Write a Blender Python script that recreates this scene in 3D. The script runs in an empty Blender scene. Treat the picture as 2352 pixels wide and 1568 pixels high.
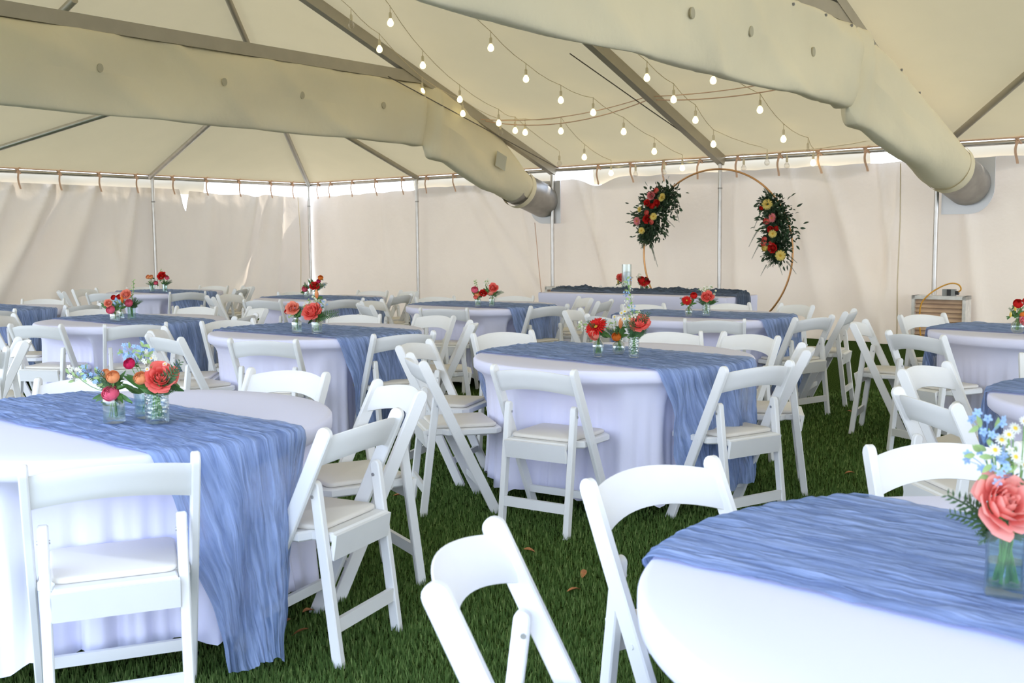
import bpy, math, random
import numpy as np
from mathutils import Vector, Matrix, noise
random.seed(7)
PI = math.pi
S = bpy.context.scene
C = S.collection

# ------------------------------------------------------------------ camera
F_PX, PITCH, ROLL, EYE = 2431.2, 0.09178, -0.00812, 1.3517
cam_d = bpy.data.cameras.new('camera'); cam = bpy.data.objects.new('camera', cam_d); C.objects.link(cam)
fw = Vector((0, math.cos(PITCH), -math.sin(PITCH))); up0 = Vector((0, math.sin(PITCH), math.cos(PITCH))); rt0 = Vector((1, 0, 0))
cr, sr = math.cos(ROLL), math.sin(ROLL)
rt = rt0 * cr + up0 * sr; up = up0 * cr - rt0 * sr
cam.matrix_world = Matrix(((rt.x, up.x, -fw.x, 0), (rt.y, up.y, -fw.y, 0), (rt.z, up.z, -fw.z, EYE), (0, 0, 0, 1)))
cam_d.sensor_width = 36.0; cam_d.sensor_fit = 'HORIZONTAL'; cam_d.lens = F_PX / 2352 * 36
cam_d.clip_start = 0.05; cam_d.clip_end = 300
cam_d.dof.use_dof = True; cam_d.dof.focus_distance = 6.2; cam_d.dof.aperture_fstop = 8.0
S.camera = cam

# ------------------------------------------------------------------ light and exposure
wd = bpy.data.worlds.new('world'); S.world = wd; wd.use_nodes = True
wn = wd.node_tree; bg = wn.nodes['Background']
tc = wn.nodes.new('ShaderNodeTexCoord'); sep = wn.nodes.new('ShaderNodeSeparateXYZ'); rmp = wn.nodes.new('ShaderNodeValToRGB')
wn.links.new(tc.outputs['Generated'], sep.inputs[0]); wn.links.new(sep.outputs['Z'], rmp.inputs[0])
rmp.color_ramp.elements[0].position = 0.0; rmp.color_ramp.elements[0].color = (0.86, 0.92, 1.0, 1)
rmp.color_ramp.elements[1].position = 0.5; rmp.color_ramp.elements[1].color = (0.56, 0.71, 1.0, 1)
wn.links.new(rmp.outputs[0], bg.inputs[0]); bg.inputs[1].default_value = 3.5
sun_d = bpy.data.lights.new('sun', 'SUN'); sun_d.energy = 3.2; sun_d.angle = 0.03; sun_d.color = (1.0, 0.93, 0.82)
sun = bpy.data.objects.new('sun', sun_d); C.objects.link(sun)
sun.rotation_euler = Vector((-0.70, -0.60, -0.90)).to_track_quat('-Z', 'Y').to_euler()
vs = S.view_settings; S.display_settings.display_device = 'sRGB'
vs.view_transform = 'Standard'; vs.look = 'None'; vs.gamma = 1.0; vs.exposure = 0.53; vs.use_curve_mapping = False
S.cycles.max_bounces = 8; S.cycles.diffuse_bounces = 5; S.cycles.glossy_bounces = 3
S.cycles.transmission_bounces = 4; S.cycles.transparent_max_bounces = 12
S.cycles.caustics_reflective = False; S.cycles.caustics_refractive = False
S.cycles.sample_clamp_indirect = 6.0

# ------------------------------------------------------------------ materials
def new_mat(name):
    m = bpy.data.materials.new(name); m.use_nodes = True
    nt = m.node_tree; nt.nodes.clear()
    out = nt.nodes.new('ShaderNodeOutputMaterial')
    return m, nt, out
def principled(name, col, rough=0.5, metal=0.0, spec=0.5, var=0.0, vscale=20.0, bump=0.0, bscale=60.0, emit=None, estr=0.0):
    m, nt, out = new_mat(name)
    p = nt.nodes.new('ShaderNodeBsdfPrincipled'); nt.links.new(p.outputs[0], out.inputs[0])
    p.inputs['Base Color'].default_value = (*col, 1); p.inputs['Roughness'].default_value = rough
    p.inputs['Metallic'].default_value = metal; p.inputs['Specular IOR Level'].default_value = spec
    if var or bump:
        t = nt.nodes.new('ShaderNodeTexCoord')
    if var:
        n = nt.nodes.new('ShaderNodeTexNoise'); n.inputs['Scale'].default_value = vscale; n.inputs['Detail'].default_value = 3
        nt.links.new(t.outputs['Object'], n.inputs['Vector'])
        r = nt.nodes.new('ShaderNodeValToRGB')
        r.color_ramp.elements[0].position = 0.3; r.color_ramp.elements[1].position = 0.7
        r.color_ramp.elements[0].color = (*[max(0, c * (1 - var)) for c in col], 1)
        r.color_ramp.elements[1].color = (*[min(1, c * (1 + var)) for c in col], 1)
        nt.links.new(n.outputs['Fac'], r.inputs[0]); nt.links.new(r.outputs[0], p.inputs['Base Color'])
    if bump:
        n2 = nt.nodes.new('ShaderNodeTexNoise'); n2.inputs['Scale'].default_value = bscale
        nt.links.new(t.outputs['Object'], n2.inputs['Vector'])
        b = nt.nodes.new('ShaderNodeBump'); b.inputs['Strength'].default_value = bump; b.inputs['Distance'].default_value = 0.01
        nt.links.new(n2.outputs['Fac'], b.inputs['Height']); nt.links.new(b.outputs[0], p.inputs['Normal'])
    if emit:
        p.inputs['Emission Color'].default_value = (*emit, 1); p.inputs['Emission Strength'].default_value = estr
    return m
def tent_fabric(name, col, trans, tcol, bump=0.25, bscale=3.0, stain=0.06):
    """white vinyl: reflects and lets daylight glow through"""
    m, nt, out = new_mat(name)
    t = nt.nodes.new('ShaderNodeTexCoord')
    n = nt.nodes.new('ShaderNodeTexNoise'); n.inputs['Scale'].default_value = 1.3; n.inputs['Detail'].default_value = 4
    nt.links.new(t.outputs['Object'], n.inputs['Vector'])
    r = nt.nodes.new('ShaderNodeValToRGB')
    r.color_ramp.elements[0].position = 0.3; r.color_ramp.elements[1].position = 0.7
    r.color_ramp.elements[0].color = (*[c * (1 - stain) for c in col], 1); r.color_ramp.elements[1].color = (*col, 1)
    nt.links.new(n.outputs['Fac'], r.inputs[0])
    d = nt.nodes.new('ShaderNodeBsdfDiffuse'); nt.links.new(r.outputs[0], d.inputs[0])
    tr = nt.nodes.new('ShaderNodeBsdfTranslucent'); tr.inputs[0].default_value = (*tcol, 1)
    mx = nt.nodes.new('ShaderNodeMixShader'); mx.inputs[0].default_value = trans
    nt.links.new(d.outputs[0], mx.inputs[1]); nt.links.new(tr.outputs[0], mx.inputs[2])
    nt.links.new(mx.outputs[0], out.inputs[0])
    n2 = nt.nodes.new('ShaderNodeTexNoise'); n2.inputs['Scale'].default_value = bscale; n2.inputs['Detail'].default_value = 5
    nt.links.new(t.outputs['Object'], n2.inputs['Vector'])
    b = nt.nodes.new('ShaderNodeBump'); b.inputs['Strength'].default_value = bump; b.inputs['Distance'].default_value = 0.03
    nt.links.new(n2.outputs['Fac'], b.inputs['Height'])
    nt.links.new(b.outputs[0], d.inputs['Normal'])
    return m
def petal_mat(name, col, col2=None):
    """petal: colour runs from the throat to the rim (u of the uv map), light passes through a little"""
    m, nt, out = new_mat(name)
    uv = nt.nodes.new('ShaderNodeUVMap'); sp = nt.nodes.new('ShaderNodeSeparateXYZ'); nt.links.new(uv.outputs[0], sp.inputs[0])
    r = nt.nodes.new('ShaderNodeValToRGB'); c2 = col2 or [c * 0.75 for c in col]
    r.color_ramp.elements[0].color = (*c2, 1); r.color_ramp.elements[1].color = (*col, 1); r.color_ramp.elements[1].position = 0.8
    nt.links.new(sp.outputs['Y'], r.inputs[0])
    d = nt.nodes.new('ShaderNodeBsdfDiffuse'); tr = nt.nodes.new('ShaderNodeBsdfTranslucent')
    nt.links.new(r.outputs[0], d.inputs[0]); nt.links.new(r.outputs[0], tr.inputs[0])
    mx = nt.nodes.new('ShaderNodeMixShader'); mx.inputs[0].default_value = 0.3
    nt.links.new(d.outputs[0], mx.inputs[1]); nt.links.new(tr.outputs[0], mx.inputs[2]); nt.links.new(mx.outputs[0], out.inputs[0])
    return m
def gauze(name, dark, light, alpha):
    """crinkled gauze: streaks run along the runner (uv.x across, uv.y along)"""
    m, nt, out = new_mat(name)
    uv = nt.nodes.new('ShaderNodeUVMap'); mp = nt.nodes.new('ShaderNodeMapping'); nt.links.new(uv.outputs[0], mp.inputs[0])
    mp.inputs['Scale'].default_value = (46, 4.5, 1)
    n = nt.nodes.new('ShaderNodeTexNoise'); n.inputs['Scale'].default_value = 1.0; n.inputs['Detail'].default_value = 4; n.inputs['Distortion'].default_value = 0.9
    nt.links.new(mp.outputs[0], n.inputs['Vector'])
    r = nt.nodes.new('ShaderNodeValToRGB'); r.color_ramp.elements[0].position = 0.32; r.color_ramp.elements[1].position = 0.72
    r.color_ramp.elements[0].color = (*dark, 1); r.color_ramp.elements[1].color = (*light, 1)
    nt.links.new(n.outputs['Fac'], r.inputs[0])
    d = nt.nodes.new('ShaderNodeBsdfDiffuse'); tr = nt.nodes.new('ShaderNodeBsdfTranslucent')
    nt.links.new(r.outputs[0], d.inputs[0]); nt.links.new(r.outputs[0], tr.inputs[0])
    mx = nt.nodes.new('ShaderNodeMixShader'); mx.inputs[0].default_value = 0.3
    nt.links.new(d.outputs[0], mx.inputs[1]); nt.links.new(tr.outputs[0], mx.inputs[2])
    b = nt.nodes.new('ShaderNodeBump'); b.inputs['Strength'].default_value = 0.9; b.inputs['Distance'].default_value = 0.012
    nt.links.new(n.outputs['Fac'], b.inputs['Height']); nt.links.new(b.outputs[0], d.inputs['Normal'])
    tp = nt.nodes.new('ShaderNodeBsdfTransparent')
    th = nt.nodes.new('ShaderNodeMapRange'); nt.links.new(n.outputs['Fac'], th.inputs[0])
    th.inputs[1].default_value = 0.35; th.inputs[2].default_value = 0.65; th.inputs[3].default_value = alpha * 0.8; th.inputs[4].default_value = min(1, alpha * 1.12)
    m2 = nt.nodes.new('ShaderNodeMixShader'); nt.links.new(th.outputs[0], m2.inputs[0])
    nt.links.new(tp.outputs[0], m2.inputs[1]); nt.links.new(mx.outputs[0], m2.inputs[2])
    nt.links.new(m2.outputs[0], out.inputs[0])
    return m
def glass(name, tint=(0.93, 0.97, 0.96), bump=0.0, bscale=120.0):
    m, nt, out = new_mat(name)
    tp = nt.nodes.new('ShaderNodeBsdfTransparent'); tp.inputs[0].default_value = (*tint, 1)
    g = nt.nodes.new('ShaderNodeBsdfGlossy'); g.inputs['Roughness'].default_value = 0.04
    lw = nt.nodes.new('ShaderNodeLayerWeight'); lw.inputs['Blend'].default_value = 0.35
    mr = nt.nodes.new('ShaderNodeMapRange'); mr.inputs[3].default_value = 0.05; mr.inputs[4].default_value = 0.75
    nt.links.new(lw.outputs['Facing'], mr.inputs[0])
    mx = nt.nodes.new('ShaderNodeMixShader'); nt.links.new(mr.outputs[0], mx.inputs[0])
    nt.links.new(tp.outputs[0], mx.inputs[1]); nt.links.new(g.outputs[0], mx.inputs[2]); nt.links.new(mx.outputs[0], out.inputs[0])
    if bump:
        t = nt.nodes.new('ShaderNodeTexCoord'); v = nt.nodes.new('ShaderNodeTexVoronoi'); v.inputs['Scale'].default_value = bscale
        nt.links.new(t.outputs['Object'], v.inputs['Vector'])
        b = nt.nodes.new('ShaderNodeBump'); b.inputs['Strength'].default_value = bump; b.inputs['Distance'].default_value = 0.004
        nt.links.new(v.outputs['Distance'], b.inputs['Height']); nt.links.new(b.outputs[0], g.inputs['Normal']); nt.links.new(b.outputs[0], lw.inputs['Normal'])
    return m
def grass_mat():
    m, nt, out = new_mat('turf')
    t = nt.nodes.new('ShaderNodeTexCoord')
    n = nt.nodes.new('ShaderNodeTexNoise'); n.inputs['Scale'].default_value = 70; n.inputs['Detail'].default_value = 4
    n3 = nt.nodes.new('ShaderNodeTexNoise'); n3.inputs['Scale'].default_value = 1.4
    nt.links.new(t.outputs['Object'], n.inputs['Vector']); nt.links.new(t.outputs['Object'], n3.inputs['Vector'])
    r = nt.nodes.new('ShaderNodeValToRGB'); r.color_ramp.elements[0].position = 0.35; r.color_ramp.elements[1].position = 0.7
    r.color_ramp.elements[0].color = (0.018, 0.034, 0.008, 1); r.color_ramp.elements[1].color = (0.085, 0.140, 0.036, 1)
    nt.links.new(n.outputs['Fac'], r.inputs[0])
    d = nt.nodes.new('ShaderNodeBsdfDiffuse'); nt.links.new(r.outputs[0], d.inputs[0]); nt.links.new(d.outputs[0], out.inputs[0])
    b = nt.nodes.new('ShaderNodeBump'); b.inputs['Strength'].default_value = 1.0; b.inputs['Distance'].default_value = 0.02
    nt.links.new(n.outputs['Fac'], b.inputs['Height']); nt.links.new(b.outputs[0], d.inputs['Normal'])
    return m
def blade_mat():
    m, nt, out = new_mat('turf_blade')
    uv = nt.nodes.new('ShaderNodeUVMap'); sp = nt.nodes.new('ShaderNodeSeparateXYZ'); nt.links.new(uv.outputs[0], sp.inputs[0])
    r = nt.nodes.new('ShaderNodeValToRGB')
    r.color_ramp.elements[0].color = (0.085, 0.150, 0.040, 1); r.color_ramp.elements[1].color = (0.290, 0.390, 0.130, 1)
    e = r.color_ramp.elements.new(0.55); e.color = (0.150, 0.250, 0.070, 1)
    nt.links.new(sp.outputs['X'], r.inputs[0])
    d = nt.nodes.new('ShaderNodeBsdfDiffuse'); tr = nt.nodes.new('ShaderNodeBsdfTranslucent')
    nt.links.new(r.outputs[0], d.inputs[0]); nt.links.new(r.outputs[0], tr.inputs[0])
    mx = nt.nodes.new('ShaderNodeMixShader'); mx.inputs[0].default_value = 0.3
    nt.links.new(d.outputs[0], mx.inputs[1]); nt.links.new(tr.outputs[0], mx.inputs[2]); nt.links.new(mx.outputs[0], out.inputs[0])
    return m
MT = dict(
    roof=tent_fabric('roof_vinyl', (0.74, 0.63, 0.44), 0.100, (0.87, 0.70, 0.40), bump=0.3, bscale=2.2),
    wall=tent_fabric('wall_vinyl', (0.79, 0.71, 0.61), 0.095, (0.86, 0.71, 0.57), bump=0.45, bscale=4.0),
    flap=tent_fabric('flap_vinyl', (0.72, 0.62, 0.48), 0.085, (0.95, 0.80, 0.52), bump=0.2),
    duct=tent_fabric('duct_vinyl', (0.96, 0.87, 0.64), 0.05, (0.85, 0.72, 0.45), bump=0.4, bscale=5.0),
    hole=principled('hole_shade', (0.55, 0.50, 0.36), 0.9),
    alu=principled('brushed_aluminium', (0.64, 0.61, 0.57), 0.36, metal=0.85, var=0.08, vscale=9),
    beam=principled('beam_aluminium', (0.48, 0.44, 0.36), 0.5, metal=0.45, var=0.05, vscale=5),
    steel=principled('galvanised_steel', (0.36, 0.34, 0.31), 0.42, metal=0.7, var=0.12, vscale=6),
    plate=principled('plate_aluminium', (0.80, 0.79, 0.80), 0.45, metal=0.35),
    strap=principled('peach_webbing', (0.78, 0.52, 0.37), 0.8, spec=0.1),
    cordw=principled('cream_cord', (0.80, 0.68, 0.48), 0.7),
    cable=principled('dark_cable', (0.16, 0.14, 0.12), 0.5, metal=0.3),
    chair=principled('white_resin', (0.83, 0.83, 0.825), 0.38, spec=0.4, var=0.015, vscale=8),
    pad=principled('cream_vinyl', (0.78, 0.74, 0.68), 0.5, spec=0.3),
    bolt=principled('zinc_bolt', (0.55, 0.55, 0.55), 0.35, metal=0.9),
    cloth=principled('white_stretch_cloth', (0.79, 0.79, 0.97), 0.85, spec=0.15),
    top=principled('plywood', (0.55, 0.42, 0.28), 0.6),
    leg=principled('grey_steel', (0.30, 0.30, 0.31), 0.5, metal=0.6),
    run=gauze('blue_gauze', (0.20, 0.295, 0.53), (0.46, 0.58, 0.88), 0.90),
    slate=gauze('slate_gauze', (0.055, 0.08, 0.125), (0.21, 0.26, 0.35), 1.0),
    glass=glass('clear_glass'), cut=glass('cut_glass', bump=0.8, bscale=90), ribbed=glass('ribbed_glass', (0.88, 0.96, 0.95)),
    water=glass('water', (0.90, 0.95, 0.93)),
    candle=principled('white_wax', (0.85, 0.85, 0.86), 0.5),
    stem=principled('green_stem', (0.14, 0.30, 0.06), 0.5, var=0.2, vscale=40),
    leaf=principled('leaf_green', (0.055, 0.15, 0.030), 0.5, var=0.45, vscale=30),
    fern=principled('fern_green', (0.045, 0.11, 0.035), 0.6, var=0.4, vscale=30),
    dark=principled('garland_green', (0.030, 0.066, 0.030), 0.55, var=0.75, vscale=18),
    sprig=principled('pale_green', (0.30, 0.42, 0.16), 0.6, var=0.2),
    hoop=principled('copper_hoop', (0.60, 0.31, 0.12), 0.32, metal=0.6, var=0.15, vscale=3),
    socket=principled('cream_socket', (0.80, 0.70, 0.50), 0.5),
    bulb_on=principled('lit_bulb', (1, 0.9, 0.6), 0.3, emit=(1.0, 0.88, 0.45), estr=1.9),
    bulb_off=glass('unlit_bulb', (0.95, 0.93, 0.90)),
    turf=grass_mat(), blade=blade_mat(),
    ground=principled('pale_paving', (0.55, 0.54, 0.50), 0.9, var=0.1, vscale=3),
    leafdry=principled('dry_leaf', (0.42, 0.17, 0.06), 0.7, var=0.3, vscale=60),
    vent=principled('vent_metal', (0.80, 0.77, 0.72), 0.45, metal=0.35, var=0.1),
    slat=principled('vent_slat', (0.86, 0.58, 0.40), 0.5, metal=0.1, var=0.3, vscale=2.5),
    ventdark=principled('vent_inside', (0.06, 0.05, 0.045), 0.8),
    yellow=principled('yellow_cable', (0.75, 0.36, 0.03), 0.5),
    grey=principled('grey_plastic', (0.30, 0.31, 0.30), 0.5), black=principled('black_plastic', (0.03, 0.03, 0.03), 0.5),
    patch=principled('patch_tape', (0.55, 0.54, 0.44), 0.6),
)
PC = dict(coral=((0.93, 0.23, 0.19), (0.82, 0.08, 0.07)), palecoral=((0.94, 0.44, 0.38), (0.88, 0.20, 0.17)), salmon=((0.92, 0.36, 0.26), (0.85, 0.22, 0.14)), red=((0.72, 0.035, 0.03), (0.5, 0.01, 0.015)),
    pink=((0.88, 0.20, 0.30), (0.75, 0.07, 0.16)), magenta=((0.72, 0.04, 0.14), (0.5, 0.02, 0.08)), peach=((0.93, 0.47, 0.22), (0.90, 0.30, 0.10)),
    orange=((0.90, 0.30, 0.06), (0.8, 0.18, 0.03)), yellow=((0.95, 0.80, 0.28), (0.85, 0.60, 0.08)), white=((0.90, 0.90, 0.84), (0.8, 0.8, 0.62)),
    blue=((0.42, 0.60, 0.86), (0.34, 0.52, 0.80)), rosepink=((0.88, 0.33, 0.35), (0.80, 0.16, 0.18)), wine=((0.30, 0.01, 0.02), (0.2, 0.005, 0.01)))
PM = {k: petal_mat('petal_' + k, *v) for k, v in PC.items()}
CENTER = principled('flower_eye', (0.60, 0.36, 0.03), 0.8)

# ------------------------------------------------------------------ mesh helpers
class MB:
    def __init__(s): s.v = []; s.f = []; s.uv = []; s.hasuv = False
    def add(s, vs, fs, uvs=None):
        o = len(s.v); s.v += [tuple(p) for p in vs]; s.f += [tuple(i + o for i in f) for f in fs]
        if uvs is not None: s.hasuv = True
        s.uv += list(uvs) if uvs is not None else [(0, 0)] * len(vs)
        return s
    def box(s, lo, hi, M=None):
        x0, y0, z0 = lo; x1, y1, z1 = hi
        vs = [Vector(p) for p in ((x0, y0, z0), (x1, y0, z0), (x1, y1, z0), (x0, y1, z0), (x0, y0, z1), (x1, y0, z1), (x1, y1, z1), (x0, y1, z1))]
        if M: vs = [M @ p for p in vs]
        return s.add(vs, [(0, 3, 2, 1), (4, 5, 6, 7), (0, 1, 5, 4), (1, 2, 6, 5), (2, 3, 7, 6), (3, 0, 4, 7)])
    def tube(s, path, r, n=8, cap=True, sy=1.0):
        path = [Vector(p) for p in path]; rs = r if isinstance(r, (list, tuple)) else [r] * len(path)
        vs = []; fs = []; prev = None
        for i, p in enumerate(path):
            t = (path[min(i + 1, len(path) - 1)] - path[max(i - 1, 0)]).normalized()
            a = prev if prev else (Vector((0, 0, 1)) if abs(t.z) < 0.9 else Vector((1, 0, 0)))
            u = (a - t * a.dot(t)).normalized(); w = t.cross(u); prev = u
            for k in range(n):
                an = 2 * PI * k / n
                vs.append(p + u * (math.cos(an) * rs[i]) + w * (math.sin(an) * rs[i] * sy))
        for i in range(len(path) - 1):
            for k in range(n):
                a = i * n + k; b = i * n + (k + 1) % n
                fs.append((a, b, b + n, a + n))
        if cap:
            fs.append(tuple(range(n))[::-1]); fs.append(tuple((len(path) - 1) * n + k for k in range(n)))
        return s.add(vs, fs)
    def lathe(s, prof, n=24, M=None, cap0=False, cap1=False, sq=0.0):
        vs = []; fs = []
        for r, z in prof:
            for k in range(n):
                an = 2 * PI * k / n; q = 1.0
                if sq: q = 1.0 / max(abs(math.cos(an + PI / 4)), abs(math.sin(an + PI / 4))) ; q = 1 + (min(q, 1.32) - 1) * sq
                vs.append(Vector((r * q * math.cos(an), r * q * math.sin(an), z)))
        if M: vs = [M @ p for p in vs]
        for i in range(len(prof) - 1):
            for k in range(n):
                a = i * n + k; b = i * n + (k + 1) % n
                fs.append((a, b, b + n, a + n))
        if cap0: fs.append(tuple(range(n))[::-1])
        if cap1: fs.append(tuple((len(prof) - 1) * n + k for k in range(n)))
        return s.add(vs, fs)
    def grid(s, rows, uvs=None):
        n = len(rows[0]); vs = [p for r in rows for p in r]; fs = []
        for i in range(len(rows) - 1):
            for k in range(n - 1):
                fs.append((i * n + k, i * n + k + 1, (i + 1) * n + k + 1, (i + 1) * n + k))
        return s.add(vs, fs, [u for r in uvs for u in r] if uvs else None)
    def profile(s, pts, x0, x1, bev=0.003):
        """outline pts (y,z) extruded along x with a small chamfer"""
        n = len(pts); cy = sum(p[0] for p in pts) / n; cz = sum(p[1] for p in pts) / n
        def ins(k):
            p0 = Vector(pts[k - 1]); p1 = Vector(pts[k]); p2 = Vector(pts[(k + 1) % n])
            e = (p1 - p0).normalized() + (p2 - p1).normalized(); e.normalize()
            nn = Vector((-e.y, e.x))
            return p1 + nn * bev
        area = sum(pts[k][0] * pts[(k + 1) % n][1] - pts[(k + 1) % n][0] * pts[k][1] for k in range(n))
        if area < 0: pts = pts[::-1]
        inner = [ins(k) for k in range(n)]
        rings = [[(x0, *p) for p in inner], [(x0 + bev, *p) for p in pts], [(x1 - bev, *p) for p in pts], [(x1, *p) for p in inner]]
        vs = [p for r in rings for p in r]; fs = [tuple(range(n))]
        for i in range(3):
            for k in range(n):
                a = i * n + k; b = i * n + (k + 1) % n
                fs.append((a, a + n, b + n, b))
        fs.append(tuple(3 * n + k for k in range(n))[::-1])
        return s.add(vs, fs)
    def mesh(s, name, smooth=True, angle=40):
        me = bpy.data.meshes.new(name); me.from_pydata([tuple(p) for p in s.v], [], s.f)
        if s.hasuv:
            l = me.uv_layers.new(name='UVMap'); idx = np.empty(len(me.loops), dtype=np.int32); me.loops.foreach_get('vertex_index', idx)
            arr = np.array(s.uv, dtype=np.float32)[idx]; l.data.foreach_set('uv', arr.ravel())
        me.update()
        if smooth:
            me.shade_smooth()
            if angle < 180: me.set_sharp_from_angle(angle=math.radians(angle))
        return me
def obj(name, mb, mat, parent=None, smooth=True, angle=40):
    me = mb.mesh(name, smooth, angle) if isinstance(mb, MB) else mb
    if mat is not None and not me.materials: me.materials.append(mat)
    o = bpy.data.objects.new(name, me); C.objects.link(o)
    if parent: o.parent = parent
    return o
def tag(o, label, cat, group=None, kind=None):
    if label: o['label'] = label
    if cat: o['category'] = cat
    if group: o['group'] = group
    if kind: o['kind'] = kind
    return o
def struct(name, mb, mat, label=None, **k):
    o = obj(name, mb, mat, **k); o['kind'] = 'structure'
    if label: o['label'] = label
    return o
def thing(name, label, cat, loc=(0, 0, 0), rz=0.0, group=None):
    o = bpy.data.objects.new(name, None); C.objects.link(o); o.empty_display_size = 0.1
    o.location = loc; o.rotation_euler = (0, 0, rz)
    return tag(o, label, cat, group)
def dup(root, loc, rz, label, group=None):
    r = root.copy(); C.objects.link(r); r.location = loc; r.rotation_euler = (0, 0, rz); r['label'] = label
    if group: r['group'] = group
    for ch in list(root.children):
        c = ch.copy(); C.objects.link(c); c.parent = r
        for g in list(ch.children):
            d = g.copy(); C.objects.link(d); d.parent = c
    return r
# ------------------------------------------------------------------ tent frame: a along the back wall, b inward from it
TH = math.radians(-39.0)
WA = Vector((math.cos(TH), math.sin(TH), 0)); NB = Vector((math.sin(TH), -math.cos(TH), 0)); CORNER = Vector((-4.0195, 21.2863, 0))
def T(a, b, z): return CORNER + WA * a + NB * b + Vector((0, 0, z))
EAVE, MB_S, ML_S = 2.54, 0.37, 0.41
RIDGE_B = 6.1; NEAR_B = 13.9
def roof_z(a, b):
    zb = EAVE + 0.04 + MB_S * b if b <= RIDGE_B else EAVE + 0.04 + MB_S * (2 * RIDGE_B - b)
    return min(zb, EAVE + 0.04 + ML_S * a)
def fbm(x, y, z=0.0): return noise.fractal(Vector((x, y, z)), 1.0, 2.0, 3)

# ================================================================== TENT
def poly(pts): return MB().add(pts, [tuple(range(len(pts)))])
rf = MB(); hipa = RIDGE_B * MB_S / ML_S
def rp(a, b): return T(a, b, EAVE + 0.04 + min(MB_S * min(b, 2 * RIDGE_B - b), ML_S * a))
def panel(fn, n, m):
    rf.grid([[fn(i / n, j / m) for j in range(m + 1)] for i in range(n + 1)])
panel(lambda u, v: rp((hipa * v) * (1 - u) + 24 * u, RIDGE_B * v), 8, 4)                  # back slope
zr = EAVE + 0.04 + MB_S * RIDGE_B
panel(lambda u, v: T((hipa * v) * (1 - u) + 24 * u, NEAR_B + (RIDGE_B - NEAR_B) * v, EAVE + 0.04 + (zr - EAVE - 0.04) * v), 8, 4)    # near slope
panel(lambda u, v: T(hipa * v, (RIDGE_B * v) * (1 - u) + (NEAR_B + (RIDGE_B - NEAR_B) * v) * u, EAVE + 0.04 + (zr - EAVE - 0.04) * v), 4, 4)  # hip end
struct('ceiling', rf, MT['roof'], 'cream vinyl tent roof sloping up from the back wall', smooth=False)

def wall_mesh(L, s0, fold, top, place, step=0.04, rows=26):
    n = int(L / step); out = []
    for j in range(rows + 1):
        t = j / rows; r = []
        for i in range(n + 1):
            s = s0 + (L - s0) * i / n
            z = -0.02 + (top(s) + 0.02) * t
            s2 = s
            r.append(place(s2, fold(s, z), z))
        out.append(r)
    return MB().grid(out)
def ridge(s, z, s0, slope, w, amp, z0=2.37):
    d = z0 - z
    x = s - (s0 + slope * d)
    return amp * math.exp(-(x / (w * (0.35 + 0.5 * d))) ** 2) * min(1, 0.25 + d)
def scallop(s, p, amp, ph=0.0): return amp * (1 - abs(math.sin(PI * (s + ph) / p)))
def fold_left(s, z):
    d = (2.37 - z) / 2.37
    v = ridge(s, z, 5.25, 0.62, 0.22, 0.12) + ridge(s, z, 4.50, 0.50, 0.24, 0.10) - ridge(s, z, 4.95, 0.58, 0.20, 0.07) + ridge(s, z, 5.9, 0.55, 0.2, 0.08)
    v += ridge(s, z, 4.2, 0.05, 0.12, 0.05) * (1 if z < 1.4 else 0.3) + ridge(s, z, 3.75, 0.25, 0.12, 0.06) + ridge(s, z, 2.2, 0.18, 0.2, 0.05) + ridge(s, z, 1.2, 0.35, 0.16, 0.07) + ridge(s, z, 0.6, 0.15, 0.10, 0.06) - ridge(s, z, 0.9, 0.3, 0.12, 0.05)
    v += 0.035 * d * fbm(s * 0.9, z * 0.5, 3.1) + 0.012 * fbm(s * 3, z * 1.2, 1.0)
    return v
def fold_back(s, z):
    d = (2.38 - z) / 2.38
    v = 0.0
    for s0, sl, w, am in ((4.3, 0.9, 0.12, 0.05), (4.0, 0.75, 0.10, 0.04), (5.2, 0.35, 0.12, 0.06), (6.45, 0.45, 0.10, 0.06), (6.7, 0.25, 0.09, 0.05), (8.0, 0.10, 0.12, 0.03), (9.25, 0.06, 0.07, 0.04),
                          (10.1, 0.28, 0.12, 0.06), (10.6, 0.42, 0.14, 0.08), (11.35, 0.20, 0.10, 0.07), (11.65, -0.05, 0.07, 0.05), (12.4, 0.15, 0.08, 0.05), (1.9, 0.1, 0.1, 0.02)):
        v += ridge(s, z, s0, sl, w, am)
    # slack swag near the right
    v += 0.10 * math.exp(-((s - 11.2 + 0.5 * (z - 0.6) ** 2) / 0.28) ** 2) * math.exp(-((z - 0.55) / 0.55) ** 2)
    v += 0.03 * d * fbm(s * 0.8, z * 0.5, 9.0) + 0.010 * fbm(s * 3, z * 1.2, 5.0)
    return v
def g0(z): return -0.12 + 0.42 * max(0, 1 - z / 0.9)
def top_left(s):
    z = 2.375
    if s < 2.9: z = 2.33 - 0.02 * math.sin(s * 4) - (0.06 * math.exp(-((s - 1.25) / 0.16) ** 2))
    if 2.72 < s < 2.90: z = 2.34 - 0.40 * max(0, 1 - abs(s - 2.81) / 0.09)
    return z
def top_back(s):
    if s < 2.9: return 2.325 + 0.035 * min(1, s / 2.5) - scallop(s, 0.66, 0.02)
    if 6.3 < s < 7.6: return 2.40 - 0.13 * math.exp(-((s - 6.85) / 0.28) ** 2)
    return 2.39 - scallop(s, 0.6, 0.015)
struct('wall_left', wall_mesh(9.0, 0.0, fold_left, top_left, lambda s, o, z: T(-0.08 + o * 1.9 * min(1, max(0, s) / 0.5), 0.13 + (s - 0.13) if s > 0.6 else 0.6 * ((s / 0.6) * (1 - g0(z)) + g0(z)), z)), MT['wall'],
       'cream vinyl side wall of the tent on the left, hung in slanting folds', angle=180)
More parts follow.
